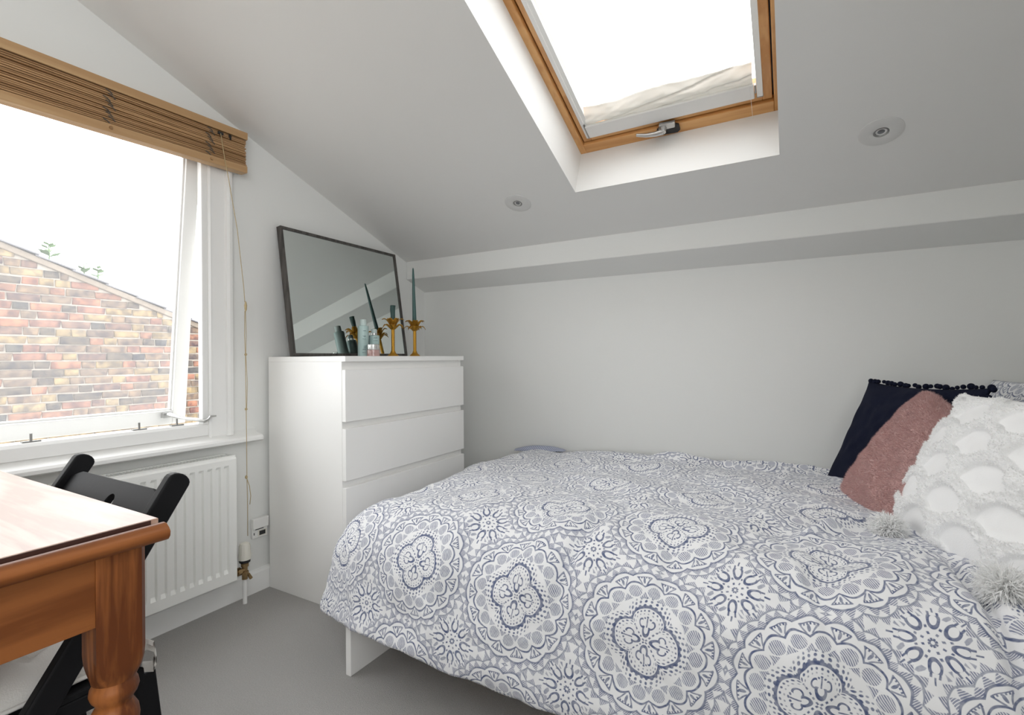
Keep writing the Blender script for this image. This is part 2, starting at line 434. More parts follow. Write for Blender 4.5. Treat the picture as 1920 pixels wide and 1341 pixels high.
    bp = nt.nodes.new('ShaderNodeBump'); bp.inputs['Strength'].default_value = .25; bp.inputs['Distance'].default_value = .006
    link(nt, w2.outputs['Fac'], bp.inputs['Height']); link(nt, bp.outputs[0], b.inputs['Normal'])
    return m
M['bedding'] = bedding_material('printed_bedding', .33, .348, .364)

def check_material():
    m, nt, b = newmat('blue_check_cotton')
    uv = nt.nodes.new('ShaderNodeUVMap'); uv.uv_map = 'cloth'
    ck = nt.nodes.new('ShaderNodeTexChecker'); ck.inputs['Scale'].default_value = 150
    ck.inputs[1].default_value = (.50, .52, .60, 1); ck.inputs[2].default_value = (.20, .23, .34, 1)
    link(nt, uv.outputs[0], ck.inputs[0]); link(nt, ck.outputs[0], b.inputs['Base Color']); b.inputs['Roughness'].default_value = .9
    return m
M['check'] = check_material()

# ================================================================== THE ROOM
WX, YB, XR, YF = -2.02, 2.44, .92, -2.3      # window wall, back wall, right wall, wall behind the camera
SL = .3786; CS = 1/math.hypot(1, SL); SN = SL*CS       # roof pitch
G = Vector((0, 2.3, 1.57))                  # a point on the sloping ceiling; s runs up the slope
TS = Vector((0, -CS, SN)); NS = Vector((0, SN, CS))
def sl(x, s, d=0): return Vector((x, 0, 0)) + G + TS*s + NS*d
def zc(y): return 1.57 + (2.3-y)*SL

floor = B().box((WX-.3, YF-.2, -.12), (XR+.2, YB+.2, 0)).obj('floor', M['carpet'])
tag(floor, 'grey fitted carpet covering the bedroom floor', None, kind='structure')

def yzprism(b, poly, x0, x1): return b.prism(poly, lambda y, z: (x0, y, z), lambda y, z: (x1, y, z))
YW0, YW1, ZW0, ZW1 = -.20, 1.190, .70, 1.88
b = B()
ZT = 2.62
yr = 2.3-(ZT-1.57)/SL
yzprism(b, [(YF-.2, 0), (YW0, 0), (YW0, min(ZT, zc(YW0))+.04), (yr, ZT+.04), (YF-.2, ZT+.04)], WX, WX-.16)
yzprism(b, [(YW0, 0), (YW1, 0), (YW1, ZW0), (YW0, ZW0)], WX, WX-.16)
yzprism(b, [(YW0, ZW1), (YW1, ZW1), (YW1, zc(YW1)+.04), (YW0, zc(YW0)+.04)], WX, WX-.16)
yzprism(b, [(YW1, 0), (YB+.1, 0), (YB+.1, zc(YB+.1)+.04), (YW1, zc(YW1)+.04)], WX, WX-.16)
tag(b.obj('wall_left', M['paint']), 'white gable wall holding the window above the radiator', kind='structure')
tag(B().box((WX, YB, 0), (XR+.1, YB+.12, 1.75)).obj('wall_back', M['paint']), 'low white wall behind the bed', kind='structure')
FY, GY, FZ, GZ = -2.2, -.10, .80, 2.42        # an added window, out of view in the right wall, for fill daylight
b = B().box((XR, YF-.2, 0), (XR+.12, FY, 2.75)).box((XR, GY, 0), (XR+.12, YB, 2.75)).box((XR, FY, 0), (XR+.12, GY, FZ)).box((XR, FY, GZ), (XR+.12, GY, 2.75))
tag(b.obj('wall_right', M['paint']), 'white wall at the head of the bed', kind='structure')
w3 = thing('fill_window', (XR, (FY+GY)/2, FZ), 'white casement window added out of view for fill daylight, in the wall facing the gable', kind='structure')
for y0, y1, z0, z1, nm in ((FY, FY+.05, FZ, GZ, 'jamb'), (GY-.05, GY, FZ, GZ, 'jamb'), (FY+.05, GY-.05, FZ, FZ+.05, 'bottom_rail'), (FY+.05, GY-.05, GZ-.05, GZ, 'head_rail'), ((FY+GY)/2-.03, (FY+GY)/2+.03, FZ+.05, GZ-.05, 'mullion')):
    B().box((XR+.03, y0, z0), (XR+.09, y1, z1)).obj(nm, M['gloss'], w3, bevel=.004)
for y0, y1 in ((FY+.05, (FY+GY)/2-.03), ((FY+GY)/2+.03, GY-.05)):
    B().box((XR+.06, y0, FZ+.05), (XR+.065, y1, GZ-.05)).obj('pane', M['glass_n'], w3)
B().box((XR-.06, FY-.06, FZ-.03), (XR+.03, GY+.06, FZ)).obj('window_sill', M['gloss'], w3, bevel=.006)
tag(B().box((WX, YF-.12, 0), (XR, YF, 2.75)).obj('wall_front', M['paint']), 'white wall facing the bed', kind='structure')

# sloping ceiling with the skylight shaft cut through it
OX0, OX1, OS0, OS1, DEP = -.795, -.032, .368, 1.60, .20
s_top = (yr-2.3)/-CS
b = B()
def slab(x0, x1, s0, s1):
    P = [sl(x0, s0), sl(x1, s0), sl(x1, s1), sl(x0, s1)]
    b.hexa(P + [p + NS*DEP for p in P])
slab(WX-.2, OX0, -.25, s_top); slab(OX1, XR+.15, -.25, s_top)
slab(OX0, OX1, -.25, OS0); slab(OX0, OX1, OS1, s_top)
b.box((WX-.2, YF-.2, ZT), (XR+.15, yr+.02, ZT+.15))
tag(b.obj('ceiling', M['ceil']), 'sloping white ceiling pierced by the skylight shaft', kind='structure')

# boxed ledge along the foot of the slope
b = B()
b.prism([(2.272, 1.468), (2.272, 1.60), (YB+.05, 1.60), (YB+.05, 1.406), (YB, 1.408)], lambda y, z: (WX, y, z+.008), lambda y, z: (XR, y, z))
tag(b.obj('trim_1', M['paint'], bevel=.004), 'boxed white ledge running where ceiling meets wall', kind='structure')

b = B()
b.prism([(WX, 0), (WX+.017, 0), (WX+.017, .082), (WX+.012, .092), (WX, .094)], lambda x, z: (x, YF, z), lambda x, z: (x, YB, z))
tag(b.obj('baseboard_left', M['gloss']), 'white skirting board below the radiator', kind='structure')
b = B().box((WX+.017, YB-.017, 0), (XR, YB, .092))
tag(b.obj('baseboard_back', M['gloss'], bevel=.004), 'white skirting board behind the bed', kind='structure')

# ------------------------------------------------------------------ the window
win = thing('window_1', (WX, .5, .7), 'white painted top-hung window standing ajar above the radiator', kind='structure')
gl = M['gloss']
B().box((WX-.060, 1.104, ZW0), (WX+.004, 1.192, ZW1)).obj('jamb', gl, win)
YS0 = YW0+.086
B().box((WX-.040, YW0-.002, ZW0), (WX+.004, YS0, ZW1)).obj('jamb', gl, win)
B().box((WX-.14, YW0, ZW1-.02), (WX+.004, YW1, ZW1+.002)).obj('head_rail', gl, win)
B().box((WX-.02, 1.080, ZW0+.045), (WX+.010, 1.105, ZW1)).obj('stop_bead', gl, win, bevel=.004)
B().box((WX-.02, YS0, ZW0+.045), (WX+.010, YS0+.024, ZW1)).obj('stop_bead', gl, win, bevel=.004)
# stepped moulding around the opening
def archi(y0, sgn):
    pr = [(0, 0), (0, .014), (.008, .018), (.010, .012), (.068, .012), (.070, .022), (.080, .026), (.092, .024), (.094, 0)]
    bb = B().prism(pr, lambda a, d: (WX+d, y0+sgn*a, .69), lambda a, d: (WX+d, y0+sgn*a, 1.93))
    return bb.obj('architrave', gl, win)
archi(1.103, 1); archi(YS0, -1)
B().box((WX, YS0-.09, ZW1-.01), (WX+.022, 1.197, ZW1+.05)).obj('architrave', gl, win, bevel=.004)
br = B().prism([(WX-.15, .70), (WX+.006, .70), (WX+.006, .738), (WX-.002, .748), (WX-.05, .750), (WX-.055, .742), (WX-.15, .738)],
               lambda x, z: (x, YW0, z), lambda x, z: (x, 1.190, z)).obj('bottom_rail', gl, win)
B().prism([(WX-.02, .655), (WX+.055, .655), (WX+.064, .661), (WX+.064, .672), (WX+.057, .680), (WX+.02, .688), (WX, .702), (WX-.02, .702)],
          lambda x, z: (x, YW0-.2, z), lambda x, z: (x, 1.300, z)).obj('window_sill', gl, win, smooth=35)
# the sash, hung from its top edge
HX, HZ = WX-.030, 1.855; ang = math.atan2(.128, 1.10)
def sash_pt(x, y, h): # h: distance below hinge, x: depth
    return Vector((HX + x*math.cos(ang) - h*math.sin(ang), y, HZ - h*math.cos(ang) - x*math.sin(ang)))
sash = thing('sash', (0, 0, 0)); sash.parent = win; sash.location = (0, 0, 0); ORG[sash] = ORG[win]
def sbox(y0, y1, h0, h1, x0=-.04, x1=0, name='stile', mat=None, bev=.003):
    P = [sash_pt(x, y, h) for h in (h1, h0) for x, y in ((x0, y0), (x1, y0), (x1, y1), (x0, y1))]
    return B().hexa(P).obj(name, mat or gl, sash, bevel=bev)
SH = 1.122
sbox(1.052, 1.1025, 0, SH); sbox(YS0+.01, YS0+.06, 0, SH)
sbox(YS0+.06, 1.052, 0, .05, name='top_rail'); sbox(YS0+.06, 1.052, SH-.056, SH, name='bottom_rail')
sbox(1.046, 1.053, .05, SH-.056, -.03, -.012, 'glazing_bead'); sbox(YS0+.06, 1.052, SH-.062, SH-.055, -.03, -.012, 'glazing_bead')
sbox(YS0+.055, 1.056, .045, SH-.05, -.024, -.020, 'pane', M['glass'], 0)
# stay and pins
st = B()
st.tube([(WX-.150, 1.022, .782), (WX-.125, 1.028, .782), (WX-.08, 1.042, .772), (WX+.015, 1.086, .760), (WX+.022, 1.094, .764), (WX+.026, 1.100, .776), (WX+.028, 1.122, .776)],
        [.006, .009, .006, .007, .005, .004, .003], 8)
st.box((WX-.165, 1.01, .770), (WX-.135, 1.045, .790))
st.obj('casement_stay', M['chrome'], win, smooth=40)
for y in (.588, .878, 1.003):
    p = B().box((WX-.030, y-.022, .748), (WX-.014, y+.022, .753)); p.cyl((WX-.022, y, .752), (WX-.022, y, .775), .0035, n=10)
    p.obj('stay_pin', M['steel'], win)

# ------------------------------------------------------------------ the skylight
sky = thing('window_2', tuple(sl(-.41, .98, .2)), 'pine framed skylight set in the sloping ceiling', kind='structure')
def sbx(x0, x1, s0, s1, d0, d1, name, mat, par, bev=.003, label=None):
    P = [sl(x, s, d) for d in (d0, d1) for x, s in ((x0, s0), (x1, s0), (x1, s1), (x0, s1))]
    return B().hexa(P).obj(name, mat, par, bevel=bev, label=label)
FD0, FD1 = .200, .285
sbx(OX0-.03, OX0+.026, OS0-.03, OS1+.03, FD0, FD1, 'frame_side', M['pine_y'], sky)
sbx(OX1-.016, OX1+.03, OS0-.03, OS1+.03, FD0, FD1, 'frame_side', M['pine_y'], sky)
sbx(OX0+.026, OX1-.016, OS0-.03, OS0+.046, FD0, FD1, 'frame_bottom', M['pine'], sky)
sbx(OX0+.026, OX1-.016, OS1-.03, OS1+.03, FD0, FD1, 'frame_top', M['pine'], sky)
sbx(OX0+.031, OX0+.066, OS0+.051, OS1-.04, .212, .275, 'sash_side', M['pine_y'], sky)
sbx(OX1-.052, OX1-.021, OS0+.051, OS1-.04, .212, .275, 'sash_side', M['pine_y'], sky)
sbx(OX0+.066, OX1-.052, OS0+.051, OS0+.100, .212, .275, 'sash_bottom', M['pine'], sky)
sbx(OX0+.066, OX1-.052, OS1-.09, OS1-.04, .212, .275, 'sash_top', M['pine'], sky)
sbx(OX0+.06, OX1-.045, OS0+.09, OS1-.08, .262, .268, 'pane', M['glass_c'], sky, 0)
for q in ((OX0+.024, OX0+.034, OS0+.04, OS1-.02), (OX1-.024, OX1-.014, OS0+.04, OS1-.02), (OX0+.024, OX1-.014, OS0+.044, OS0+.054), (OX0+.024, OX1-.014, OS1-.042, OS1-.028)):
    sbx(*q, .232, .280, 'seal', M['blackplastic'], sky, 0)
# handle
hx, hs = -.425, OS0+.060
hb = B(); 
pl = [(-.034, -.017), (.030, -.021), (.040, -.012), (.040, .012), (.028, .020), (-.030, .018), (-.038, .008), (-.040, -.008)]
hb.prism(pl, lambda a, c: sl(hx+a*1.1+.008, hs-.026+c*1.15, .200), lambda a, c: sl(hx+a*1.1+.008, hs-.026+c*1.15, .191))
hnd = hb.obj('handle', M['blackplastic'], sky, bevel=.002)
h2 = B()
h2.prism([(-.028, -.012), (.034, -.012), (.038, .012), (-.022, .014)], lambda a, c: sl(hx+a+.004, hs+.002+c, .196), lambda a, c: sl(hx+a+.004, hs+.002+c, .180))
h2.cyl(sl(hx-.004, hs-.002, .182), sl(hx-.004, hs-.002, .160), .013, .011, 16)
h2.tube([sl(hx-.004, hs-.004, .166), sl(hx-.035, hs-.004, .163), sl(hx-.07, hs-.001, .164), sl(hx-.108, hs+.006, .170)], [.012, .010, .008, .006], 10)
h2.obj('lever', M['chrome'], hnd, bevel=.002, smooth=40)

# ------------------------------------------------------------------ neighbour's brick gable seen through the window
BX = -5.9
nb = thing('wall_outside', (BX, 2.3, -.5), 'weathered stock brick gable wall of the house next door', kind='structure')
zt = lambda y: 2.02 - (y-1.509)*.3785
b = B(); yzprism(b, [(-.6, -.9), (4.6, -.9), (4.6, zt(4.6)-.03), (-.6, zt(-.6)-.03)], BX-.012, BX-.25)
b.obj('mortar_bed', M['mortar'], nb)
def brick_mesh(L, seed, name):
    rr = random.Random(seed); H, Dp, ch = .063, .06, .007
    j = lambda a: rr.uniform(-a, a)
    v = []
    for (x, in_) in ((-Dp, 0), (-ch*.6, 0), (0, ch)):
        for (sy, sz) in ((-1, -1), (1, -1), (1, 1), (-1, 1)):
            v.append((x + (j(.002) if x == 0 else 0), sy*(L/2-in_) + j(.006), sz*(H/2-in_) + j(.0045)))
    f = [(8, 9, 10, 11)]
    for k in range(2):
        for i in range(4): f.append((k*4+i, k*4+(i+1) % 4, k*4+4+(i+1) % 4, k*4+4+i))
    me = bpy.data.meshes.new(name); me.from_pydata(v, [], f); me.update(); me.materials.append(M['brick']); me.shade_smooth()
    return me
BM = {L: [brick_mesh(L, 10*i+int(L*1000), 'brick') for i in range(4)] for L in (.213, .102, .06)}
slots = []
z = -.85; row = 0
while z < 2.8:
    y = -.6 + (row % 2)*.167 + random.uniform(-.03, .03); k = row % 2; 
    while y < 4.6:
        L = .213 if (k % 2 == 0) else .102
        if random.random() < .22: L = .102 if L == .213 else .213
        yc = y + L/2
        if z + .036 < zt(y+L) - .004: slots.append((yc, z, L))
        elif z + .036 < zt(y+.102) - .004: slots.append((y+.051, z, .102))
        elif z + .036 < zt(y+.06) - .004: slots.append((y+.03, z, .06))
        y += L + .011; k += 1
    z += .0755; row += 1
seen = [q for q in slots if 1.12 < q[0] < 3.62 and q[1] > .36]
seen = sorted(seen, key=lambda q: abs(q[0]-2.35)*.6 + abs(q[1]-1.0)*.3)[:300]
ss = set(seen); rest = B(); tmpl = {}
for q in slots:
    me = random.choice(BM[q[2]])
    if q in ss:
        o = bpy.data.objects.new('brick', me); COL.objects.link(o); o.parent = nb
        o.location = Vector((BX + random.uniform(-.004, .004), q[0], q[1] + random.uniform(-.003, .003))) - ORG[nb]
        o.rotation_euler = (random.uniform(-.012, .012), 0, 0)
    else:
        rest.add([(BX + v.co.x, q[0] + v.co.y, q[1] + v.co.z) for v in me.vertices], [tuple(p.vertices) for p in me.polygons])
rest.obj('further_bricks', M['brick'], nb, kind='stuff')
b = B().prism([(-.6, zt(-.6)-.045), (4.6, zt(4.6)-.045), (4.6, zt(4.6)+.012), (-.6, zt(-.6)+.012)], lambda y, z: (BX+.018, y, z), lambda y, z: (BX-.27, y, z))
b.obj('coping', M['coping'], nb, bevel=.008)
y = -.6
sm = bpy.data.meshes.new('slate')
smv = [(.035, -.15, -.004), (-.30, -.15, -.004), (-.30, .15, .006), (.035, .15, .006)]
smv += [(x, yy, zz+.012) for x, yy, zz in smv]
sm.from_pydata(smv, [], [(0,3,2,1),(4,5,6,7),(0,1,5,4),(1,2,6,5),(2,3,7,6),(3,0,4,7)]); sm.materials.append(M['slate'])
while y < 4.5:
    o = bpy.data.objects.new('slate', sm); COL.objects.link(o); o.parent = nb
    o.location = Vector((BX + random.uniform(-.015, .012), y+.13, zt(y+.13)+.016)) - ORG[nb]
    o.rotation_euler = (-math.atan(.3785)+.02, 0, random.uniform(-.02, .02)); y += .26

def weed(y, h, n, label, seed):
    rr = random.Random(seed); base = Vector((BX-.10, y, zt(y)+.03))
    t = thing('roof_weed', tuple(base), label, 'weed')
    bb = B().tube([base, base+Vector((0, .004, h*.5)), base+Vector((.004, -.004, h))], [.007, .006, .003], 6); bb.obj('stem', M['leafg'], t)
    for i in range(n):
        k = .3 + .7*i/n; a = rr.uniform(0, 6.28); p = base + Vector((0, 0, h*k)); L = h*.62*(1.25-k*.7)
        d = Vector((math.cos(a), math.sin(a), .5)).normalized(); sd = d.cross(Vector((0, 0, 1))).normalized()*L*.38
        up = Vector((0, 0, .003))
        B().add([p, p+d*L*.5+sd, p+d*L, p+d*L*.5-sd, p+d*L*.5+up], [(0,1,4),(1,2,4),(2,3,4),(3,0,4),(0,3,2,1)]).obj('leaf', M['leafg'], t)
weed(1.86, .17, 11, 'thin green weed growing alone nearest the high end of the roof', 1)
weed(2.12, .13, 12, 'bushy little green weed on the roof, left one of a close pair', 2)
weed(2.23, .15, 11, 'taller green weed on the roof, right one of a close pair', 3)
tag(B().box((-30, -30, -3.3), (WX-.17, 30, -3.2)).obj('ground_outside', M['ground']), 'paved yard far below the window', kind='structure')

# ================================================================== FURNITURE AND THINGS
# ------------------------------------------------------------------ wooden slat blind gathered above the window
bl = thing('wooden_blind', (WX+.045, .49, 1.74), 'gathered honey coloured wooden slat blind hanging over the window', 'blind')
BY0, BY1 = -.26, 1.232
def bslat(z0, z1, x0, x1, name, mat, k0=.02, k1=.02, bev=.0, y0=BY0, y1=BY1):
    P = []
    for zz, k in ((z0, k0), (z1, k1)):
        for x, y in ((x0, y0), (x1, y0), (x1, y1), (x0, y1)):
            P.append((x, y, zz + k*(y-1.235)))
    return B().hexa(P).obj(name, mat, bl, bevel=bev)
bslat(1.906, 1.936, WX+.006, WX+.070, 'header_rail', M['bamboo_l'], .020, .019, .002, y1=1.235)
NSL = 17
for i in range(NSL):
    z1 = 1.903 - i*(.106/NSL); z0 = z1 - .106/NSL*.80
    kk = .020 + .013*i/NSL
    dx = random.uniform(-.004, .002) + (.0 if i % 3 else -.002)
    bslat(z0, z1, WX+.012, WX+.066+dx, 'slat', M['bamboo'], kk, kk, .0008, y1=BY1-.003+random.uniform(-.004, .003))
bslat(1.768, 1.797, WX+.030, WX+.072, 'bottom_rail', M['bamboo_l'], .034, .034, .003)
def bz(y, f): return (1.903-.106*f) + (.020+.013*f)*(y-1.235)
for y in (1.085, .76, .3, -.1):
    bb = B()
    for q in range(9):
        yy = y + .008*math.sin(q*2.1)
        bb.tube([(WX+.066, yy-.010, bz(yy, q/9)), (WX+.070, yy, bz(yy, (q+.5)/9)), (WX+.066, yy+.010, bz(yy, (q+1)/9))], .0019, 5)
    bb.obj('stitching', plain('grey_thread', (.10, .085, .07), .8) if y == 1.085 else bpy.data.materials['grey_thread'], bl)
    B().cyl((WX+.071, y+.002, 1.783+.034*(y-1.235)), (WX+.076, y+.002, 1.783+.034*(y-1.235)), .006, .005, 12).obj('cord_knob', M['bamboo'], bl)
B().box((WX+.068, 1.112, 1.886), (WX+.074, 1.132, 1.896)).box((WX+.068, 1.121, 1.878), (WX+.073, 1.126, 1.892)).obj('hook', M['blackplastic'], bl)
B().box((WX+.067, 1.160, 1.880), (WX+.073, 1.164, 1.899)).box((WX+.067, 1.156, 1.888), (WX+.073, 1.162, 1.899)).obj('hook', M['blackplastic'], bl)
cd = B()
CX = WX+.075
path = [(CX, 1.120, 1.888), (CX+.004, 1.136, 1.775), (CX+.004, 1.144, 1.74), (CX-.006, 1.188, 1.527), (CX-.014, 1.219, 1.294), (CX-.014, 1.223, 1.235)]
cd.tube(path, .0014, 6)
cd.obj('pull_cord', M['string'], bl, smooth=True)
c2 = B()
c2.tube([(CX-.014, 1.223, 1.20), (CX-.015, 1.222, 1.10), (CX-.014, 1.224, 1.02), (CX-.008, 1.222, .80), (CX+.0, 1.218, .67), (CX-.006, 1.222, .52), (CX-.012, 1.228, .40), (CX-.016, 1.230, .27)], .0014, 6)
c2.tube([(CX-.014, 1.226, 1.20), (CX-.013, 1.228, 1.10), (CX-.013, 1.225, 1.02), (CX-.008, 1.228, .90), (CX-.006, 1.223, .795)], .0010, 6)
c2.tube([(CX-.006, 1.222, .51), (CX-.006, 1.233, .475), (CX-.006, 1.238, .435), (CX-.006, 1.234, .40)], .0014, 6)
c2.obj('pull_cord', M['string'], bl, smooth=True)
for (y, z, h) in ((1.224, 1.218, .022), (1.223, 1.02, .006), (1.223, .795, .006), (1.222, .515, .008)):
    B().lathe([(.0005, -h), (.0045, -h*.6), (.0055, h*.2), (.003, h*.8), (.0005, h)], (CX-.010, y, z), 8).obj('knot', M['string'], bl, smooth=True)

# ------------------------------------------------------------------ radiator
ra = thing('radiator', (WX+.05, .7, .12), 'white panel radiator under the window sill', 'radiator')
RX = WX+.09; RY0, RY1, RZ0, RZ1 = .10, 1.166, .12, .612
ys = [RY0]; groove = [0]
n_g = 32; pitch_g = (RY1-RY0-.05)/n_g
for i in range(n_g):
    c = RY0+.025+pitch_g*(i+.5)
    for off, g in ((-.0105, 0), (-.0065, 1), (.0065, 1), (.0105, 0)): ys.append(c+off); groove.append(g)
ys.append(RY1); groove.append(0)
zs = [(RZ0, 0), (.158, 0), (.172, 1), (.572, 1), (.582, 0), (RZ1-.008, 0), (RZ1, 0)]
V = []
for (y, g) in zip(ys, groove):
    for k, (zz, h) in enumerate(zs):
        V.append((RX - .009*g*h - (.006 if k == len(zs)-1 else 0), y, zz))
nv = len(V); nz_ = len(zs)
F = grid_faces(len(ys), nz_)
V += [(RX-.014, RY0, RZ0), (RX-.014, RY1, RZ0), (RX-.014, RY1, RZ1), (RX-.014, RY0, RZ1)]
F += [(nv, nv+3, nv+2, nv+1)]
F += [tuple([k for k in range(nz_)][::-1] + [nv, nv+3][::1])]
last = (len(ys)-1)*nz_
F += [tuple([last+k for k in range(nz_)] + [nv+2, nv+1])]
F += [tuple([i*nz_ for i in range(len(ys))] + [nv+1, nv]), tuple([i*nz_+nz_-1 for i in range(len(ys))][::-1] + [nv+3, nv+2])]
mk('front_panel', V, F, M['rad'], ra)
B().box((WX+.012, RY0+.01, RZ0+.01), (WX+.022, RY1-.01, RZ1-.01)).obj('back_panel', M['rad'], ra, bevel=.003)
gb = B().box((RX-.016, RY0, RZ1-.004), (RX-.006, RY1-.002, RZ1+.006)).box((WX+.012, RY0, RZ1-.004), (WX+.022, RY1-.002, RZ1+.006))
k = RY0+.006
while k < RY1-.02:
    gb.box((WX+.022, k, RZ1-.002), (RX-.016, k+.0045, RZ1+.004)); k += .0115
gb.obj('top_grille', M['rad'], ra)
B().box((WX+.012, RY1-.004, RZ0+.004), (RX-.005, RY1-.0, RZ1+.006)).obj('side_panel', M['rad'], ra, bevel=.002)
B().box((WX+.012, RY0, RZ0+.004), (RX-.005, RY0+.004, RZ1+.006)).obj('side_panel', M['rad'], ra, bevel=.002)
for y in (.35, .95): B().box((WX+.001, y, .2), (WX+.0125, y+.03, .58)).obj('wall_bracket', M['rad'], ra)
vx, vy = WX+.065, 1.213
va = B().cyl((vx, vy, .100), (vx, vy, .168), .011, .011, 14)
va.cyl((vx, vy, .120), (vx, vy, .132), .015, .015, 6); va.cyl((vx, vy-.05, .138), (vx, vy, .138), .010, .010, 12)
va.cyl((vx, vy-.032, .138), (vx, vy-.018, .138), .016, .016, 6); va.cyl((vx, vy, .152), (vx, vy, .165), .015, .015, 12)
va.cyl((vx+.004, vy+.012, .118), (vx+.008, vy+.022, .096), .006, .007, 8)
valve = va.obj('valve', M['brass'], ra, smooth=40)
fl = lambda r, z, t: r*(1+.05*math.cos(12*t)) if .205 < z < .24 else r
B().lathe([(.010, .168), (.021, .170), (.022, .180)], (vx, vy, 0), 24).obj('collar', M['blackplastic'], valve)
B().lathe([(.018, .180), (.0225, .181), (.0235, .198), (.021, .206), (.0205, .236), (.017, .246), (.008, .250)], (vx, vy, 0), 36, fn=fl).obj('thermostat_head', M['plastic_y'], valve, smooth=35)
B().cyl((vx, vy, 0), (vx, vy, .110), .0085, n=14).obj('pipe', M['gloss'], ra, smooth=40)

# ------------------------------------------------------------------ wall socket box between radiator and chest
so = thing('telephone_socket', (WX, 1.32, .23), 'white telephone socket box on the wall beside the chest', 'socket')
B().box((WX+.001, 1.279, .230), (WX+.014, 1.349, .272)).obj('face_plate', M['plastic_w'], so, bevel=.003)
B().box((WX+.001, 1.277, .272), (WX+.026, 1.349, .318)).obj('upper_cover', M['plastic_w'], so, bevel=.004)
B().box((WX+.0135, 1.310, .240), (WX+.0155, 1.338, .258)).obj('port', M['blackplastic'], so)
B().box((WX+.0135, 1.304, .236), (WX+.0150, 1.344, .262)).obj('port_surround', M['plastic_y'], so, bevel=.001)
B().box((WX+.0135, 1.285, .246), (WX+.0152, 1.288, .256)).box((WX+.0135, 1.292, .266), (WX+.0152, 1.330, .269)).obj('slot', M['blackplastic'], so)

# ------------------------------------------------------------------ chest of drawers
CX0, CX1, CY0, CY1, CH = -2.0, -1.520, 1.354, 2.154, 1.010
ch = thing('chest_of_drawers', ((CX0+CX1)/2, (CY0+CY1)/2, 0), 'tall white chest of drawers standing at the foot of the bed', 'chest of drawers')
lam = M['laminate']
B().box((CX0, CY0, CH-.022), (CX1+.001, CY1, CH)).obj('top_board', lam, ch, bevel=.0015)
B().box((CX0, CY0, 0), (CX1-.020, CY0+.024, CH-.022)).obj('side_panel', lam, ch, bevel=.001)
B().box((CX0, CY1-.024, 0), (CX1-.020, CY1, CH-.022)).obj('side_panel', lam, ch, bevel=.001)
B().box((CX0, CY0+.024, .02), (CX0+.008, CY1-.024, CH-.022)).obj('back_board', lam, ch)
B().box((CX0+.008, CY0+.024, 0), (CX1-.045, CY1-.024, .03)).obj('bottom_board', lam, ch)
for i in range(4):
    z1 = .956-.2325*i
    d = B().box((CX1-.020, CY0+.001, z1-.2055), (CX1, CY1-.001, z1)).obj('drawer', lam, ch, bevel=.0015)
    B().box((CX0+.03, CY0+.034, z1-.19), (CX1-.020, CY1-.034, z1-.03)).obj('drawer_box', lam, d)
for z0, z1 in ((.950, CH-.022), (.722, .752), (.490, .520), (.257, .287)):
    B().box((CX1-.034, CY0+.024, z0), (CX1-.0205, CY1-.024, z1)).obj('front_rail', lam, ch)

# ------------------------------------------------------------------ mirror leaning on the gable wall
ml = math.atan2(.088, .582)
mi = thing('leaning_mirror', (-1.895, 1.77, CH), 'rectangular mirror in a dark grey frame leaning on the chest', 'mirror')
MY0, MY1, ML = 1.402, 2.136, .590
def mp_(d, y, h): # d behind the front face, h up
    return Vector((-1.892 - h*math.sin(ml) - d*math.cos(ml), y, CH + .0045 + h*math.cos(ml) - d*math.sin(ml)))
def mbox(y0, y1, h0, h1, d0, d1, name, mat, bev=.001):
    P = [mp_(d, y, h) for h in (h0, h1) for d, y in ((d1, y0), (d0, y0), (d0, y1), (d1, y1))]
    return B().hexa(P).obj(name, mat, mi, bevel=bev)
fw, ft = .012, .028
mbox(MY0, MY0+fw, 0, ML, 0, ft, 'frame_side', M['frame_d']); mbox(MY1-fw, MY1, 0, ML, 0, ft, 'frame_side', M['frame_d'])
mbox(MY0+fw, MY1-fw, 0, fw, 0, ft, 'frame_rail', M['frame_d']); mbox(MY0+fw, MY1-fw, ML-fw, ML, 0, ft, 'frame_rail', M['frame_d'])
mbox(MY0+fw-.002, MY1-fw+.002, fw-.002, ML-fw+.002, .006, .009, 'mirror_glass', M['mirror'], 0)
mbox(MY0+fw, MY1-fw, fw, ML-fw, .010, .016, 'backing', M['frame_d'], 0)

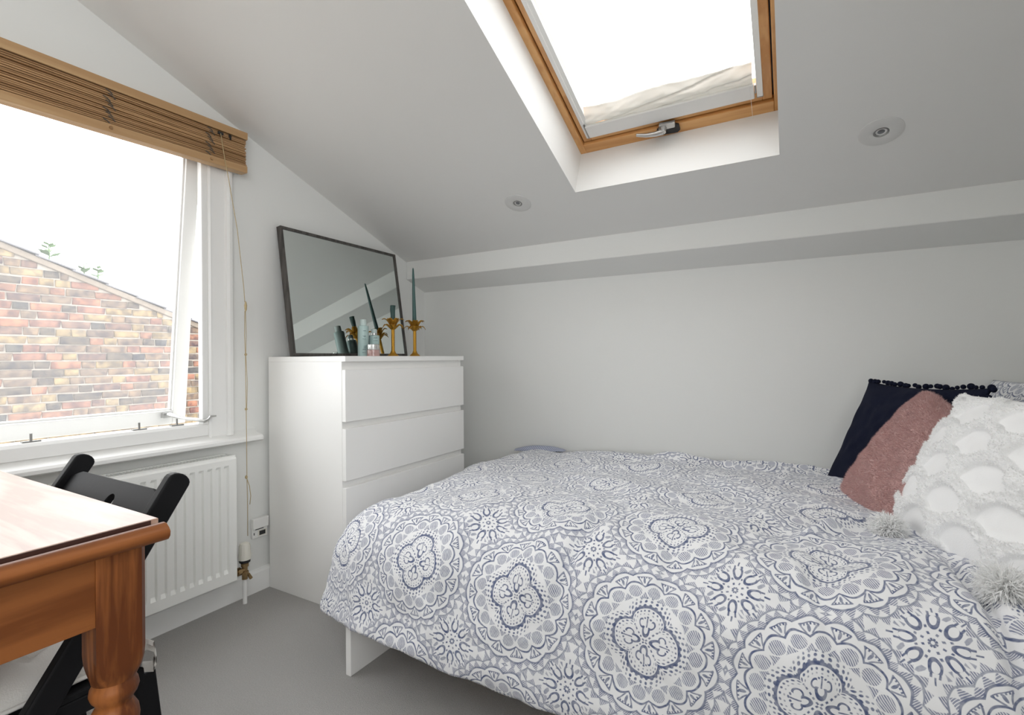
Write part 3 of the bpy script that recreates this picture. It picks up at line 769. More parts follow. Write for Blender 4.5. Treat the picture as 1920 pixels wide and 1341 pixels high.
# ------------------------------------------------------------------ palm candlesticks with candles
KX = -1.785
def candlestick(x, y, label, rot):
    t = thing('palm_candlestick', (x, y, CH), label, 'candlestick', 'gold palm candlesticks on the chest')
    B().lathe([(.029, 0), (.030, .003), (.0265, .006), (.025, .009), (.018, .014), (.0125, .021), (.0105, .030)], (x, y, CH), 24).obj('foot', M['gold'], t, smooth=40)
    stem = B()
    rib = lambda r, z, a: r*(1+.11*math.sin(z*700+a*2))
    stem.lathe([(.0088, .026+i*.0032) for i in range(38)], (x, y, CH), 14, fn=rib)
    stem.obj('stem', M['gold'], t, smooth=True)
    B().lathe([(.008, .142), (.015, .146), (.0175, .162), (.0215, .178), (.021, .188), (.0155, .188), (.0135, .170), (.004, .166)], (x, y, CH), 16).obj('cup', M['gold'], t, smooth=40)
    def leaf(a, z0, out, rise, droop, w):
        ca, sa = math.cos(a), math.sin(a); v = []
        for i in range(7):
            f = i/6; rr = .011 + out*f; zz = z0 + rise*math.sin(min(1, f*1.25)*math.pi/2) - droop*max(0, f-.55)**2*5
            ww = w*(math.sin(math.pi*(.18+.82*f))**.8)*(1-.15*f) + .0006
            if i == 6: ww = .0008
            for sgn in (-1, 0, 1):
                lift = -.003*(1-abs(sgn))
                px, py = rr*ca - sgn*ww*sa, rr*sa + sgn*ww*ca
                v.append((x+px, y+py, CH+zz+lift))
        nb_ = len(v); v += [(p[0], p[1], p[2]-.0016) for p in v]
        f_ = grid_faces(7, 3); f_ += [tuple(i+nb_ for i in q[::-1]) for q in f_]
        for i in range(6):
            for j in (0, 2): f_.append((i*3+j, (i+1)*3+j, (i+1)*3+j+nb_, i*3+j+nb_))
        f_.append((18, 19, 20, 20+nb_, 19+nb_, 18+nb_))
        mk('leaf', v, f_, M['gold'], t, smooth=True)
    for i in range(6): leaf(rot + i*math.pi/3, .158, .044, .040, .006, .0150)
    for i in range(6): leaf(rot + math.pi/6 + i*math.pi/3, .143, .048, .026, .020, .0125)
    return t
KY1, KY2 = 2.0725, 1.904
candlestick(KX, KY1, 'gold palm tree candlestick holding the tall teal candle', .3)
candlestick(KX, KY2, 'gold palm tree candlestick holding the burnt stub, in front of the mirror', .8)
tc_ = thing('taper_candle', (KX, KY1, CH+.170), 'tall tapering teal dinner candle standing in the candlestick', 'candle')
B().tube([(KX, KY1-.010*f, CH+.170+f*.308) for f in np.linspace(0, 1, 9)], [.0118-.0066*f if f < .97 else .0035 for f in np.linspace(0, 1, 9)], 16).obj('wax', M['candle'], tc_, smooth=True)
B().tube([(KX, KY1-.010, CH+.476), (KX, KY1-.0105, CH+.483)], .001, 6).obj('wick', M['ink'], tc_)
cs_ = thing('candle_stub', (KX, KY2, CH+.170), 'short burnt down dark teal candle stub in front of the mirror', 'candle')
rg = lambda r, z, t: r*(1+.10*math.sin(3*t+z*90)+.05*math.sin(7*t))
B().lathe([(.0105, .170), (.0118, .19), (.0112, .21), (.0122, .24), (.0125, .258), (.0135, .263), (.008, .259), (.003, .257)], (KX, KY2, CH), 18, fn=rg).obj('wax', M['candle_d'], cs_, smooth=True)
B().tube([(KX, KY2, CH+.256), (KX+.001, KY2+.0015, CH+.269)], .001, 6).obj('wick', M['plastic_w'], cs_)

# ------------------------------------------------------------------ toiletries
def textmark(bb, x, y, z, r, w, n, a0):     # a short printed word on the curved body, as small raised ink bars
    a = a0
    for i in range(n):
        h = random.choice((.0022, .0022, .0030)); wd = w*random.uniform(.6, 1)
        p0 = Vector((x + (r+.0002)*math.cos(a), y + (r+.0002)*math.sin(a), z))
        tn = Vector((-math.sin(a), math.cos(a), 0))
        nn = Vector((math.cos(a), math.sin(a), 0))*.0003
        q = [p0 - tn*wd/2, p0 + tn*wd/2, p0 + tn*wd/2 + Vector((0, 0, h)), p0 - tn*wd/2 + Vector((0, 0, h))]
        bb.add(q + [c + nn for c in q], [(0,1,2,3),(4,5,6,7),(0,1,5,4),(1,2,6,5),(2,3,7,6),(3,0,4,7)]); a += (wd+.0012)/r
def face_angle(x, y): return math.atan2(-y, -x)
x, y = -1.832, 1.746
bt = thing('lotion_bottle', (x, y, CH), 'tall pale mint green lotion bottle in front of the mirror', 'bottle')
rb1 = .0262
B().lathe([(.0245, 0), (rb1, .003), (rb1, .143), (.0252, .150), (.014, .152)], (x, y, CH), 32).obj('body', M['mint'], bt, smooth=35)
B().lathe([(.0150, .152), (.0158, .153), (.0158, .178), (.0150, .182), (.004, .1825)], (x, y, CH), 24).obj('cap', M['mint_l'], bt, smooth=35)
fa = face_angle(x, y)
for zz, w, n_, a in ((.124, .0032, 4, .02), (.100, .0028, 4, 0), (.095, .0028, 4, .1), (.085, .0026, 5, -.05), (.050, .0026, 4, .1), (.043, .0026, 4, .1), (.034, .0026, 5, -.1), (.018, .0026, 5, -.1)):
    pr = B(); textmark(pr, x, y, CH+zz, rb1, w, n_, fa+a); pr.obj('printed_text', M['ink'], bt, kind='stuff')
x, y = -1.830, 1.817
b2 = thing('serum_bottle', (x, y, CH), 'short mint green bottle with a domed cap behind the pink jar', 'bottle')
rb2 = .0262
B().lathe([(.0250, 0), (rb2, .003), (rb2, .100), (.0250, .1065), (.014, .108)], (x, y, CH), 32).obj('body', M['mint'], b2, smooth=35)
B().lathe([(.0140, .108), (.0152, .1085), (.0152, .118), (.0140, .1185)], (x, y, CH), 24).obj('collar', M['chrome'], b2, smooth=35)
B().lathe([(.0145, .1185), (.0145, .133), (.0122, .138), (.004, .1395)], (x, y, CH), 24).obj('cap', M['mint_l'], b2, smooth=35)
fa = face_angle(x, y)
for zz, w, n_, a in ((.092, .0032, 5, -.05), (.078, .0028, 6, -.1)):
    pr = B(); textmark(pr, x, y, CH+zz, rb2, w, n_, fa+a); pr.obj('printed_text', M['ink'], b2, kind='stuff')
x, y = -1.770, 1.752
jr = thing('cream_jar', (x, y, CH), 'small pink glass cream jar with a silver ribbed lid', 'jar')
rj = .0305
B().lathe([(.028, 0), (rj, .003), (rj, .031), (.029, .0325)], (x, y, CH), 32).obj('body', M['jar'], jr, smooth=35)
B().lathe([(.0297, .0328), (.0300, .034), (.0300, .057), (.0285, .0588), (.01, .0592)], (x, y, CH), 48, fn=lambda r, z, t: r*(1+.012*math.cos(16*t))).obj('lid', plain('silver_lid', (.75, .75, .74), .22, metal=1), jr, smooth=35)
fa = face_angle(x, y); rose = plain('rose_ink', (.30, .17, .16), .6)
for zz, w, n_, a in ((.020, .003, 4, -.25), (.012, .0024, 6, -.3)):
    pr = B(); textmark(pr, x, y, CH+zz, rj, w, n_, fa+a); pr.obj('printed_text', rose, jr, kind='stuff')

# ------------------------------------------------------------------ recessed ceiling spotlights
def spot(x, s, label):
    t = thing('recessed_spotlight', tuple(sl(x, s)), label, 'spotlight', 'recessed ceiling spotlights')
    Mr = Matrix((Vector((1, 0, 0)), TS, -NS)).transposed()
    c = sl(x, s)
    B().lathe([(.021, -.010), (.021, .0028), (.023, .0036), (.057, .0026), (.060, .0014), (.060, -.002)], c, 40, M=Mr).obj('trim_plate', plain('spot_plate', (.655, .655, .64), .5) if 'spot_plate' not in bpy.data.materials else bpy.data.materials['spot_plate'], t, smooth=30)
    B().lathe([(.0205, -.006), (.0205, .0022), (.0165, .0030), (.0155, .0015), (.0150, -.004)], c, 28, M=Mr).obj('lamp_ring', M['steel'], t, smooth=30)
    B().lathe([(.0001, -.0050), (.0150, -.0045), (.0150, -.0015), (.009, .0003), (.004, .0008), (.0001, .0009)], c, 24, M=Mr).obj('lamp', M['spot_g'], t, smooth=True)
spot(-1.075, .367, 'round recessed spotlight in the ceiling beside the skylight, nearer the mirror')
spot(.252, .387, 'round recessed spotlight in the ceiling above the cushions')

# ------------------------------------------------------------------ fabric blind at the foot of the skylight
sb_ = thing('skylight_blind', tuple(sl(-.41, OS0+.14, .2)), 'white fabric blind crumpled at the bottom of the skylight', 'blind')
sbx(-.727, -.108, OS0+.080, OS0+.142, .196, .209, 'bottom_bar', M['fabric_w'], sb_, .003)
nu, nvv = 80, 22; V = []
for i in range(nu):
    x = -.716 + (.605)*i/(nu-1)
    hh = .062 + .008*vnoise(i*.16, 0, 3) + .005*math.exp(-((x+.47)/.09)**2) - .008*math.exp(-((x+.60)/.06)**2)
    for j in range(nvv):
        f = j/(nvv-1)
        pleat = .010*math.sin(math.pi*min(1, f*1.1))**.6
        wr = .010*vnoise(x*22 + f*2.5, f*3.5, 5) + .006*vnoise(x*50 - f*4, f*6, 6)
        crease = -.012*math.exp(-(((x+.56) - .5*(f-.2))/.018)**2) - .010*math.exp(-(((x+.38) - .6*(f-.1))/.016)**2)
        env = math.sin(math.pi*min(.999, f*.92+.04))**.5
        V.append(sl(x, OS0+.141 + hh*f, .206 - (pleat + wr + crease)*env + .030*f*f))
Vb = [p + NS*.003 for p in V]
n0 = len(V); F = grid_faces(nu, nvv); F2 = [tuple(i+n0 for i in q[::-1]) for q in F]
E_ = [(i*nvv, (i+1)*nvv, (i+1)*nvv+n0, i*nvv+n0) for i in range(nu-1)] + [(i*nvv+nvv-1, (i+1)*nvv+nvv-1, (i+1)*nvv+nvv-1+n0, i*nvv+nvv-1+n0) for i in range(nu-1)]
mk('fabric', V+Vb, F+F2+E_, M['blind_cloth'], sb_, smooth=True)
sbx(-.742, -.729, OS0+.075, OS1-.05, .203, .212, 'side_channel', M['plastic_w'], sb_, .001)
sbx(-.728, -.712, OS0+.075, OS1-.05, .207, .212, 'side_channel', M['plastic_w'], sb_, .001)
sbx(-.100, -.081, OS0+.082, OS1-.05, .200, .212, 'side_channel', M['plastic_w'], sb_, .001)
sbx(-.101, -.080, OS0+.078, OS0+.084, .200, .213, 'end_cap', M['steel'], sb_, .001)
sbx(-.107, -.101, OS0+.10, OS0+.135, .200, .212, 'end_cap', M['steel'], sb_, .001)
sbx(-.732, -.727, OS0+.076, OS0+.150, .198, .212, 'end_cap', M['steel'], sb_, .001)
B().tube([sl(-.120, OS0+.16, .195), sl(-.119, OS0+.05, .19), sl(-.118, OS0-.03, .185)], .0006, 5).obj('cord', M['fabric_w'], sb_)

# ------------------------------------------------------------------ bed frame, mattress
bd = thing('bed_frame', (-.25, 1.74, 0), 'low white bed frame under the patterned duvet', 'bed')
FX0, FX1, FY0, FY1 = -1.232, .84, 1.092, 2.405
def legp(x0, x1, y0, y1): B().box((x0, y0, 0), (x1, y1, .20)).obj('leg', lam, bd, bevel=.002)
legp(FX0, FX0+.022, FY0, FY0+.190); legp(FX0, FX0+.022, FY1-.19, FY1); legp(FX1-.022, FX1, FY0, FY0+.19); legp(FX1-.022, FX1, FY1-.19, FY1)
B().box((FX0, FY0+.02, .20), (FX0+.022, FY1-.02, .30)).obj('foot_board', lam, bd, bevel=.002)
B().box((FX1-.022, FY0, .20), (FX1, FY1, .60)).obj('head_board', lam, bd, bevel=.003)
B().box((FX0, FY0, .20), (FX1-.022, FY0+.02, .30)).obj('side_rail', lam, bd, bevel=.002)
B().box((FX0, FY1-.02, .20), (FX1-.022, FY1, .30)).obj('side_rail', lam, bd, bevel=.002)
B().box((-.715, 1.30, 0), (-.665, 1.35, .22)).obj('centre_leg', lam, bd, bevel=.002)
B().box((-.715, 2.10, 0), (-.665, 2.15, .22)).obj('centre_leg', lam, bd, bevel=.002)
for i in range(14):
    x = FX0+.06+i*.145
    B().box((x, FY0+.02, .222), (x+.07, FY1-.02, .238)).obj('slat', M['pine'], bd)
mt = B().box((FX0+.03, FY0+.03, .24), (FX1-.03, FY1-.01, .440)).obj('mattress', M['mattress'], None, bevel=.05, seg=4, smooth=True, origin=(-.2, 1.74, .24))
tag(mt, 'plain white mattress hidden beneath the patterned duvet', 'mattress')

# ------------------------------------------------------------------ duvet
def lerp_z(x):     # height of the duvet at the crest along the bed
    return .515
XF, XH, YFc, YBk, RD, DM = -1.165, .74, 1.290, 2.425, .210, .520
PH = R(78)
# core outline: foot edge (back to front), corner fan, front edge (foot to head)
nx_, ny_ = 240, 150
xs = np.linspace(XF, XH, nx_); ycs = np.linspace(YBk, YFc, ny_)
per = [((XF, y), (-1, 0)) for y in ycs]
for k in range(1, 24):
    a = math.pi + (math.pi/2)*k/24; per.append(((XF, YFc), (math.cos(a), math.sin(a))))
per += [((x, YFc), (0, -1)) for x in xs]
nd = 70
ds = np.linspace(0, 1, nd)
PX, PY = [], []
core_x, core_y = np.meshgrid(xs, ycs, indexing='ij')
per_c = np.array([p[0] for p in per]); per_n = np.array([p[1] for p in per])
# signed outward distance for each ring point; the hem wavers
perlen = np.concatenate([[0], np.cumsum(np.hypot(*(np.diff(per_c, axis=0) + .08*np.diff(per_n, axis=0)).T))])
hem = DM + .022*vnoise(perlen*5, perlen*0, 11) + .012*vnoise(perlen*13, perlen*0, 12)
nfan = ny_ + 12
hem = hem - .055*np.exp(-((np.arange(len(per))-nfan-14)/38.0)**2)
dd = ds[None, :]*hem[:, None]
ring_px = per_c[:, 0][:, None] + per_n[:, 0][:, None]*dd
ring_py = per_c[:, 1][:, None] + per_n[:, 1][:, None]*dd
def seg_ridge(x, y, p, q, w, amp, asym=0.):
    px, py = p; qx, qy = q; vx_, vy_ = qx-px, qy-py; L2 = vx_*vx_+vy_*vy_
    t = np.clip(((x-px)*vx_+(y-py)*vy_)/L2, 0, 1)
    sd = ((x-px)*vy_-(y-py)*vx_)/math.sqrt(L2)
    dist = np.hypot(x-px-t*vx_, y-py-t*vy_)
    return amp*np.exp(-(dist/w)**2)*(1+asym*np.tanh(sd/w))*np.sin(np.pi*np.clip(t*.92+.04, 0, 1))**.5
def puff(x, y):
    """height of the quilt relative to its mean surface, in cloth coordinates"""
    h = .030*vnoise(x*2.1+4, y*2.1, 21) + .022*vnoise(x*4.6, y*4.2, 22) + .014*vnoise(x*9+y*3, y*8-x*2, 23) + .008*vnoise(x*20+y*6, y*18, 24) + .0035*vnoise(x*42, y*45, 25)
    # creases read from the photograph
    h += seg_ridge(x, y, (.17, 1.64), (.015, 1.43), .022, 0.029, .6)
    h += seg_ridge(x, y, (-.02, 1.62), (-.20, 1.30), .05, 0.0145)
    h += seg_ridge(x, y, (.10, 1.36), (.00, 1.10), .035, -0.0174)
    h += seg_ridge(x, y, (.24, 1.42), (.12, 1.18), .05, 0.0174)
    h += seg_ridge(x, y, (-.46, 1.36), (-.50, 1.02), .020, -0.0203, .5)
    h += seg_ridge(x, y, (-.54, 1.34), (-.60, 1.05), .035, 0.0145)
    h += seg_ridge(x, y, (-.80, 1.34), (-.86, 1.0), .045, 0.0145)
    h += seg_ridge(x, y, (-.24, 1.30), (-.26, 1.0), .03, -0.0116)
    h += seg_ridge(x, y, (.01, 1.25), (.06, 1.0), .018, 0.0145, .8)
    h += seg_ridge(x, y, (-1.0, 1.9), (-.4, 2.05), .05, 0.0174)
    h += seg_ridge(x, y, (-.5, 2.22), (.1, 2.26), .03, 0.0261, .5)
    h += seg_ridge(x, y, (-.9, 2.26), (-.3, 2.18), .035, 0.0203)
    h += seg_ridge(x, y, (-.3, 2.33), (.3, 2.30), .025, 0.0319)
    h += seg_ridge(x, y, (-.7, 1.75), (-.2, 1.62), .07, 0.0145)
    # the valley where the quilt tucks under by the cushions
    h += seg_ridge(x, y, (.300, 1.46), (.335, 1.00), .012, -.030)
    return h
def duvet_map(cx, cy, px, py, d, nx, ny):
    phi = np.minimum(d/RD, PH); ex = np.maximum(d - RD*PH, 0)
    hor = RD*np.sin(phi) + ex*math.cos(PH); drop = RD*(1-np.cos(phi)) + ex*math.sin(PH)
    base = .528 + .012*np.sin((cx+1.2)*1.3) - .020*np.clip((cy-2.1)/.32, 0, 1)**2
    h = puff(px, py)
    sqr = (1/np.maximum(np.maximum(np.abs(nx), np.abs(ny)), .5))**.36; hor = hor*np.where(d > 0, sqr, 1)
    sk = np.clip(d/.12, 0, 1)
    along = np.where(np.abs(ny) > .5, px, py)
    fold = sk*(.016*vnoise(along*7, d*2, 31) + .012*vnoise(along*15, d*3, 32))
    nrm_h = np.sin(phi); nrm_v = np.cos(phi)
    off = h + fold
    X_ = cx + nx*(hor + off*nrm_h); Y_ = cy + ny*(hor + off*nrm_h); Z_ = base - drop + off*nrm_v
    tuck = np.clip((d/DM-.86)/.14, 0, 1)
    X_ = X_ - nx*.025*tuck**2; Y_ = Y_ - ny*.025*tuck**2
    return X_, Y_, Z_
Xc, Yc, Zc = duvet_map(core_x, core_y, core_x, core_y, np.zeros_like(core_x), np.zeros_like(core_x), np.zeros_like(core_x))
one = np.ones_like(dd)
Xr, Yr, Zr = duvet_map(per_c[:, 0][:, None]*one, per_c[:, 1][:, None]*one, ring_px, ring_py, dd, per_n[:, 0][:, None]*one, per_n[:, 1][:, None]*one)
V = np.concatenate([np.stack([Xc, Yc, Zc], -1).reshape(-1, 3), np.stack([Xr[:, 1:], Yr[:, 1:], Zr[:, 1:]], -1).reshape(-1, 3)])
UV = np.concatenate([np.stack([core_x, core_y], -1).reshape(-1, 2), np.stack([ring_px[:, 1:], ring_py[:, 1:]], -1).reshape(-1, 2)])
V[:, 1] = np.minimum(V[:, 1], YB-.006)
F = grid_faces(nx_, ny_)
F = [q[::-1] for q in F]
n0 = nx_*ny_; npz = len(per)
def core_idx(k):
    if k < ny_: return k                      # foot edge: ix=0, iy=k
    if k < ny_+23: return ny_-1
    return (k-ny_-23)*ny_ + ny_-1
def rid(k, j): return core_idx(k) if j == 0 else n0 + k*(nd-1) + j-1
for k in range(npz-1):
    for j in range(nd-1):
        q = [rid(k, j), rid(k, j+1), rid(k+1, j+1), rid(k+1, j)]
        if q[0] == q[3]: q = q[:3]
        F.append(tuple(q))
dv = thing('duvet', (-.3, 1.75, .45), 'white duvet printed with blue grey medallions spread over the bed', 'duvet')
cov = mk('cover', V, F, M['bedding'], dv, smooth=True, uv=UV)
so_ = cov.modifiers.new('thickness', 'SOLIDIFY'); so_.thickness = .018; so_.offset = -1
# corner turned back by the wall, showing the checked reverse
nu, nvv = 40, 14; V = []; UV2 = []
for i in range(nu):
    f = i/(nu-1); x = -1.335 + .30*f
    hgt = .026*math.sin(math.pi*min(1, f*.96+.04))**.6
    for j in range(nvv):
        a = math.pi*j/(nvv-1)
        yy = 2.385 - .035*math.cos(a)*(.5+.5*math.sin(math.pi*f)) ; zz = .488 + .020*f + hgt*math.sin(a) + .003*vnoise(x*30, j*.5, 9)
        V.append((x, yy, zz)); UV2.append((x, j*.008))
mk('turned_corner', V, grid_faces(nu, nvv), M['check'], dv, smooth=True, uv=UV2, label='blue checked reverse of the duvet')

# ------------------------------------------------------------------ cushions
def frame_from(BL, wdir, up):
    """BL corner, unit width direction, up vector (unit): returns function (u,v,w)->world, w towards the viewer side"""
    BL = Vector(BL); wd = Vector(wdir).normalized(); up = Vector(up).normalized(); nn = wd.cross(up).normalized()
    return BL, wd, up, nn
def cushion_pts(Wd, Ht, T, n, pinch=.05, sag=0., pw=.5, back=.6, rc=0.):
    u = np.linspace(-1, 1, n); v = np.linspace(-1, 1, n); Ug, Vg = np.meshgrid(u, v, indexing='ij')
    prof = np.clip((1-Ug**2), 0, 1)**pw*np.clip((1-Vg**2), 0, 1)**pw
    X_ = Wd/2*Ug*(1-pinch*(1-Vg**2)); Y_ = Ht/2*Vg*(1-pinch*(1-Ug**2))
    X_ = X_*(1-rc*np.abs(Vg)**7); Y_ = Y_*(1-rc*np.abs(Ug)**7)
    return Ug, Vg, X_, Y_, T/2*prof, T/2*back*prof
def build_cushion(t, name, mat, fr, Wd, Ht, T, n=60, pinch=.05, pw=.5, back=.6, noise=.006, disp=None, uv=None, seed=0, sagbot=.0, uvs=1.0, uvo=(0, 0), rc=0., slump=0.):
    BL, wd, up, nn = fr
    Ug, Vg, X_, Y_, zf, zb = cushion_pts(Wd, Ht, T, n, pinch, 0, pw, back, rc)
    Y_ = -Ht/2 + (Y_+Ht/2)*(1-slump*(Ug+1)/2)
    wr = noise*(vnoise(Ug*3, Vg*3, seed)+.6*vnoise(Ug*8+3, Vg*7, seed+1))*np.clip(zf/(T/2)*1.5, 0, 1)
    zf2 = zf + wr + sagbot*np.exp(-((Vg+.55)/.35)**2)*(1-Ug**2)
    if disp is not None: zf2 = zf2 + disp(X_, Y_)
    edge = (np.abs(Ug) > .999) | (np.abs(Vg) > .999)
    C = np.array(BL) + np.array(wd)*Wd/2 + np.array(up)*Ht/2
    Pf = C + X_[..., None]*np.array(wd) + Y_[..., None]*np.array(up) + zf2[..., None]*np.array(nn)
    Pb = C + X_[..., None]*np.array(wd) + Y_[..., None]*np.array(up) - zb[..., None]*np.array(nn)
    V = np.concatenate([Pf.reshape(-1, 3), Pb.reshape(-1, 3)])
    f = grid_faces(n, n); N = n*n
    F = f + [tuple(i+N for i in q[::-1]) for q in f]
    def strip(idx):
        for a, b_ in zip(idx[:-1], idx[1:]): F.append((a, b_, b_+N, a+N))
    strip([i*n for i in range(n)]); strip([i*n+n-1 for i in range(n)]); strip(list(range(n))); strip(list(range((n-1)*n, n*n)))
    UVc = None
    if uv:
        uu = np.stack([X_*uvs + uvo[0], Y_*uvs + uvo[1]], -1).reshape(-1, 2); UVc = np.concatenate([uu, uu])
    o = mk(name, V, F, mat, t, smooth=True, uv=UVc)
    md = o.modifiers.new('weld', 'WELD'); md.merge_threshold = .0006
    return o, Pf, (Ug, Vg, X_, Y_)

def fibres(P, Nn, length, width, jit, name, mat, parent, curl=.0, seed=1):
    """short pile: one thin triangle per fibre"""
    g = np.random.default_rng(seed); n = len(P)
    d = Nn + g.normal(0, jit, (n, 3)); d /= np.linalg.norm(d, axis=1)[:, None]
    L = length*g.uniform(.55, 1.15, n)[:, None]
    sd = np.cross(d, g.normal(0, 1, (n, 3))); sd /= np.linalg.norm(sd, axis=1)[:, None]
    w = width/2
    base = P - Nn*.001
    V = np.stack([base - sd*w, base + sd*w, base + d*L + g.normal(0, curl, (n, 3))], 1).reshape(-1, 3)
    F = np.arange(3*n).reshape(-1, 3)
    return mk(name, V, F.tolist(), mat, parent, kind='stuff')

def scatter(Pf, nrm_flip, n, seed, mask=None):
    """random points with normals on a grid surface (nu,nv,3)"""
    g = np.random.default_rng(seed); nu, nv_ = Pf.shape[:2]
    du = np.gradient(Pf, axis=0); dv_ = np.gradient(Pf, axis=1); Nn = np.cross(du, dv_); Nn /= np.linalg.norm(Nn, axis=2)[..., None] + 1e-12
    A = np.linalg.norm(np.cross(du, dv_), axis=2)
    if mask is not None: A = A*mask
    pr = (A/A.sum()).ravel(); idx = g.choice(nu*nv_, n, p=pr)
    i, j = np.divmod(idx, nv_)
    fu, fv = g.uniform(-.5, .5, n), g.uniform(-.5, .5, n)
    P = Pf[i, j] + du[i, j]*fu[:, None] + dv_[i, j]*fv[:, None]
    return P, Nn[i, j]*nrm_flip

def upv(wdir, lean):   # lean: angle from vertical, backwards; wdir horizontal
    w = Vector(wdir).normalized(); backd = Vector((-w.y, w.x, 0)).normalized()
    return Vector((0, 0, 1))*math.cos(lean) + backd*math.sin(lean)

# patterned pillow standing at the head, and one lying in front of the headboard
pw_ = thing('pillow', (.60, 2.10, .52), 'patterned pillow propped at the head of the bed behind the cushions', 'pillow')
wd = (.25, -.97, 0)
build_cushion(pw_, 'pillowcase', M['bedding'], frame_from((.505, 2.40, .52), wd, upv(wd, R(20))), .66, .41, .13, 60, .03, .45, .5, uv=True, seed=40, uvo=(.1, .05))

# navy cushion with bobble trim
nv_c = thing('navy_cushion', (.25, 2.1, .50), 'dark navy cushion edged with little bobbles against the wall', 'cushion')
wd = Vector((.60, -.80, 0)).normalized(); lean = math.asin(.205/.455)
fr = frame_from((.100, 2.225, .500), wd, upv(wd, lean))
o, Pf, gr = build_cushion(nv_c, 'cover', M['navy'], fr, .440, .445, .115, 60, .075, .5, .3, noise=.012, seed=50)
pm = B().ball((0, 0, 0), .0085, 10, 6); pmesh = bpy.data.meshes.new('bobble'); pmesh.from_pydata([tuple(p) for p in pm.v], [], pm.f); pmesh.materials.append(M['navy']); pmesh.shade_smooth()
def edge_pts(Pf, m, side):
    n = Pf.shape[0]; line = {'t': Pf[:, -1], 'b': Pf[:, 0], 'l': Pf[0, :], 'r': Pf[-1, :]}[side]
    return [line[int(round((n-1)*(k+.5)/m))] for k in range(m)]
rb_ = random.Random(3)
for sd, m in (('t', 24), ('l', 0), ('r', 22)):
    for p in edge_pts(Pf, m, sd) if m else []:
        q = bpy.data.objects.new('bobble', pmesh); COL.objects.link(q); q.parent = nv_c
        q.location = Vector(p) + fr[2]*rb_.uniform(.002, .010)*(1 if sd == 't' else 0) + fr[1]*(rb_.uniform(.002, .009) if sd == 'r' else 0) + Vector((rb_.uniform(-.003, .003), 0, rb_.uniform(-.002, .003))) - ORG[nv_c]
        s = rb_.uniform(.75, 1.25); q.scale = (s, s, s)

# pink fur cushion
pk = thing('pink_fur_cushion', (.2, 1.9, .52), 'dusty pink fluffy cushion between the navy and the white cushion', 'cushion')
wd = Vector((.38, -.93, 0)).normalized(); lean = math.asin(.285/.470)
fr = frame_from((.118, 2.005, .515), wd, upv(wd, lean))
o, Pf, gr = build_cushion(pk, 'cover', M['pink'], fr, .45, .470, .120, 70, .0, .55, .35, noise=.016, seed=60, rc=.085, slump=.34)
P, Nn = scatter(Pf, 1, 45000, 61)
if np.mean(Nn @ np.array(fr[3])) < 0: Nn = -Nn
fibres(P, Nn + np.array((-.1, -.1, -.25)), .0095, .0013, .35, 'fur_pile', M['pink_f'], pk, .0008, 62)
for k_, (sl_, nd_) in enumerate(((Pf[:2], -np.array(fr[1])), (Pf[:, -2:].transpose(1, 0, 2), np.array(fr[2])), (Pf[:, :2].transpose(1, 0, 2), -np.array(fr[2])))):
    E1 = np.repeat(sl_[0], 22, axis=0) + np.random.default_rng(k_).normal(0, .003, (sl_.shape[1]*22, 3))
    fibres(E1, np.repeat((np.array(nd_)+.3*np.array(fr[3]))[None], len(E1), 0), .010, .0013, .4, 'fur_pile', M['pink_f'], pk, .0008, 70+k_)

# white tufted cushion with tasselled corners
wc = thing('white_tufted_cushion', (.33, 1.58, .50), 'white cushion with fluffy tufted scallops and tasselled corners', 'cushion')
wd = Vector((.36, -.93, 0)).normalized(); lean = math.asin(.195/.43)
fr = frame_from((.240, 1.745, .497), wd, upv(wd, lean))
SW, SHt = .150, .076        # scallop width and row height
def scallop(X_, Y_, full=False):
    """1 on the fluffy bands, 0 on the plain cloth inside each scallop"""
    best = np.full(X_.shape, 9.0); done = np.zeros(X_.shape, bool); m = np.zeros(X_.shape)
    row = np.floor((Y_+.5)/SHt).astype(int)
    for dr in (-1, 0):                 # lower rows overlap the ones above
        rr = row + dr
        cx_ = (np.floor(X_/SW - .5*(rr % 2)) + .5 + .5*(rr % 2))*SW
        cy_ = rr*SHt - .5
        d_ = np.hypot(X_-cx_, (Y_-cy_)*.88)
        inside = (d_ < SW*.575)
        use = inside & ~done
        band = np.clip((d_ - SW*.575 + .024)/.005, 0, 1)
        m = np.where(use, band, m); done |= use
    m = np.where(done, m, 1.0)
    return m
def tuft(X_, Y_):
    m = scallop(X_, Y_)
    return m*(.011 + .006*vnoise(X_*160, Y_*160, 81) + .004*vnoise(X_*330, Y_*330, 82))
o, Pf, gr = build_cushion(wc, 'cover', M['white_c'], fr, .455, .435, .170, 200, .035, .42, .35, noise=.010, disp=tuft, seed=80)
mask = scallop(gr[2], gr[3])
P, Nn = scatter(Pf, 1, 26000, 83, mask)
if np.mean(Nn @ np.array(fr[3])) < 0: Nn = -Nn
fibres(P, Nn, .0050, .0026, .6, 'tufting', M['white_t'], wc, .001, 84)
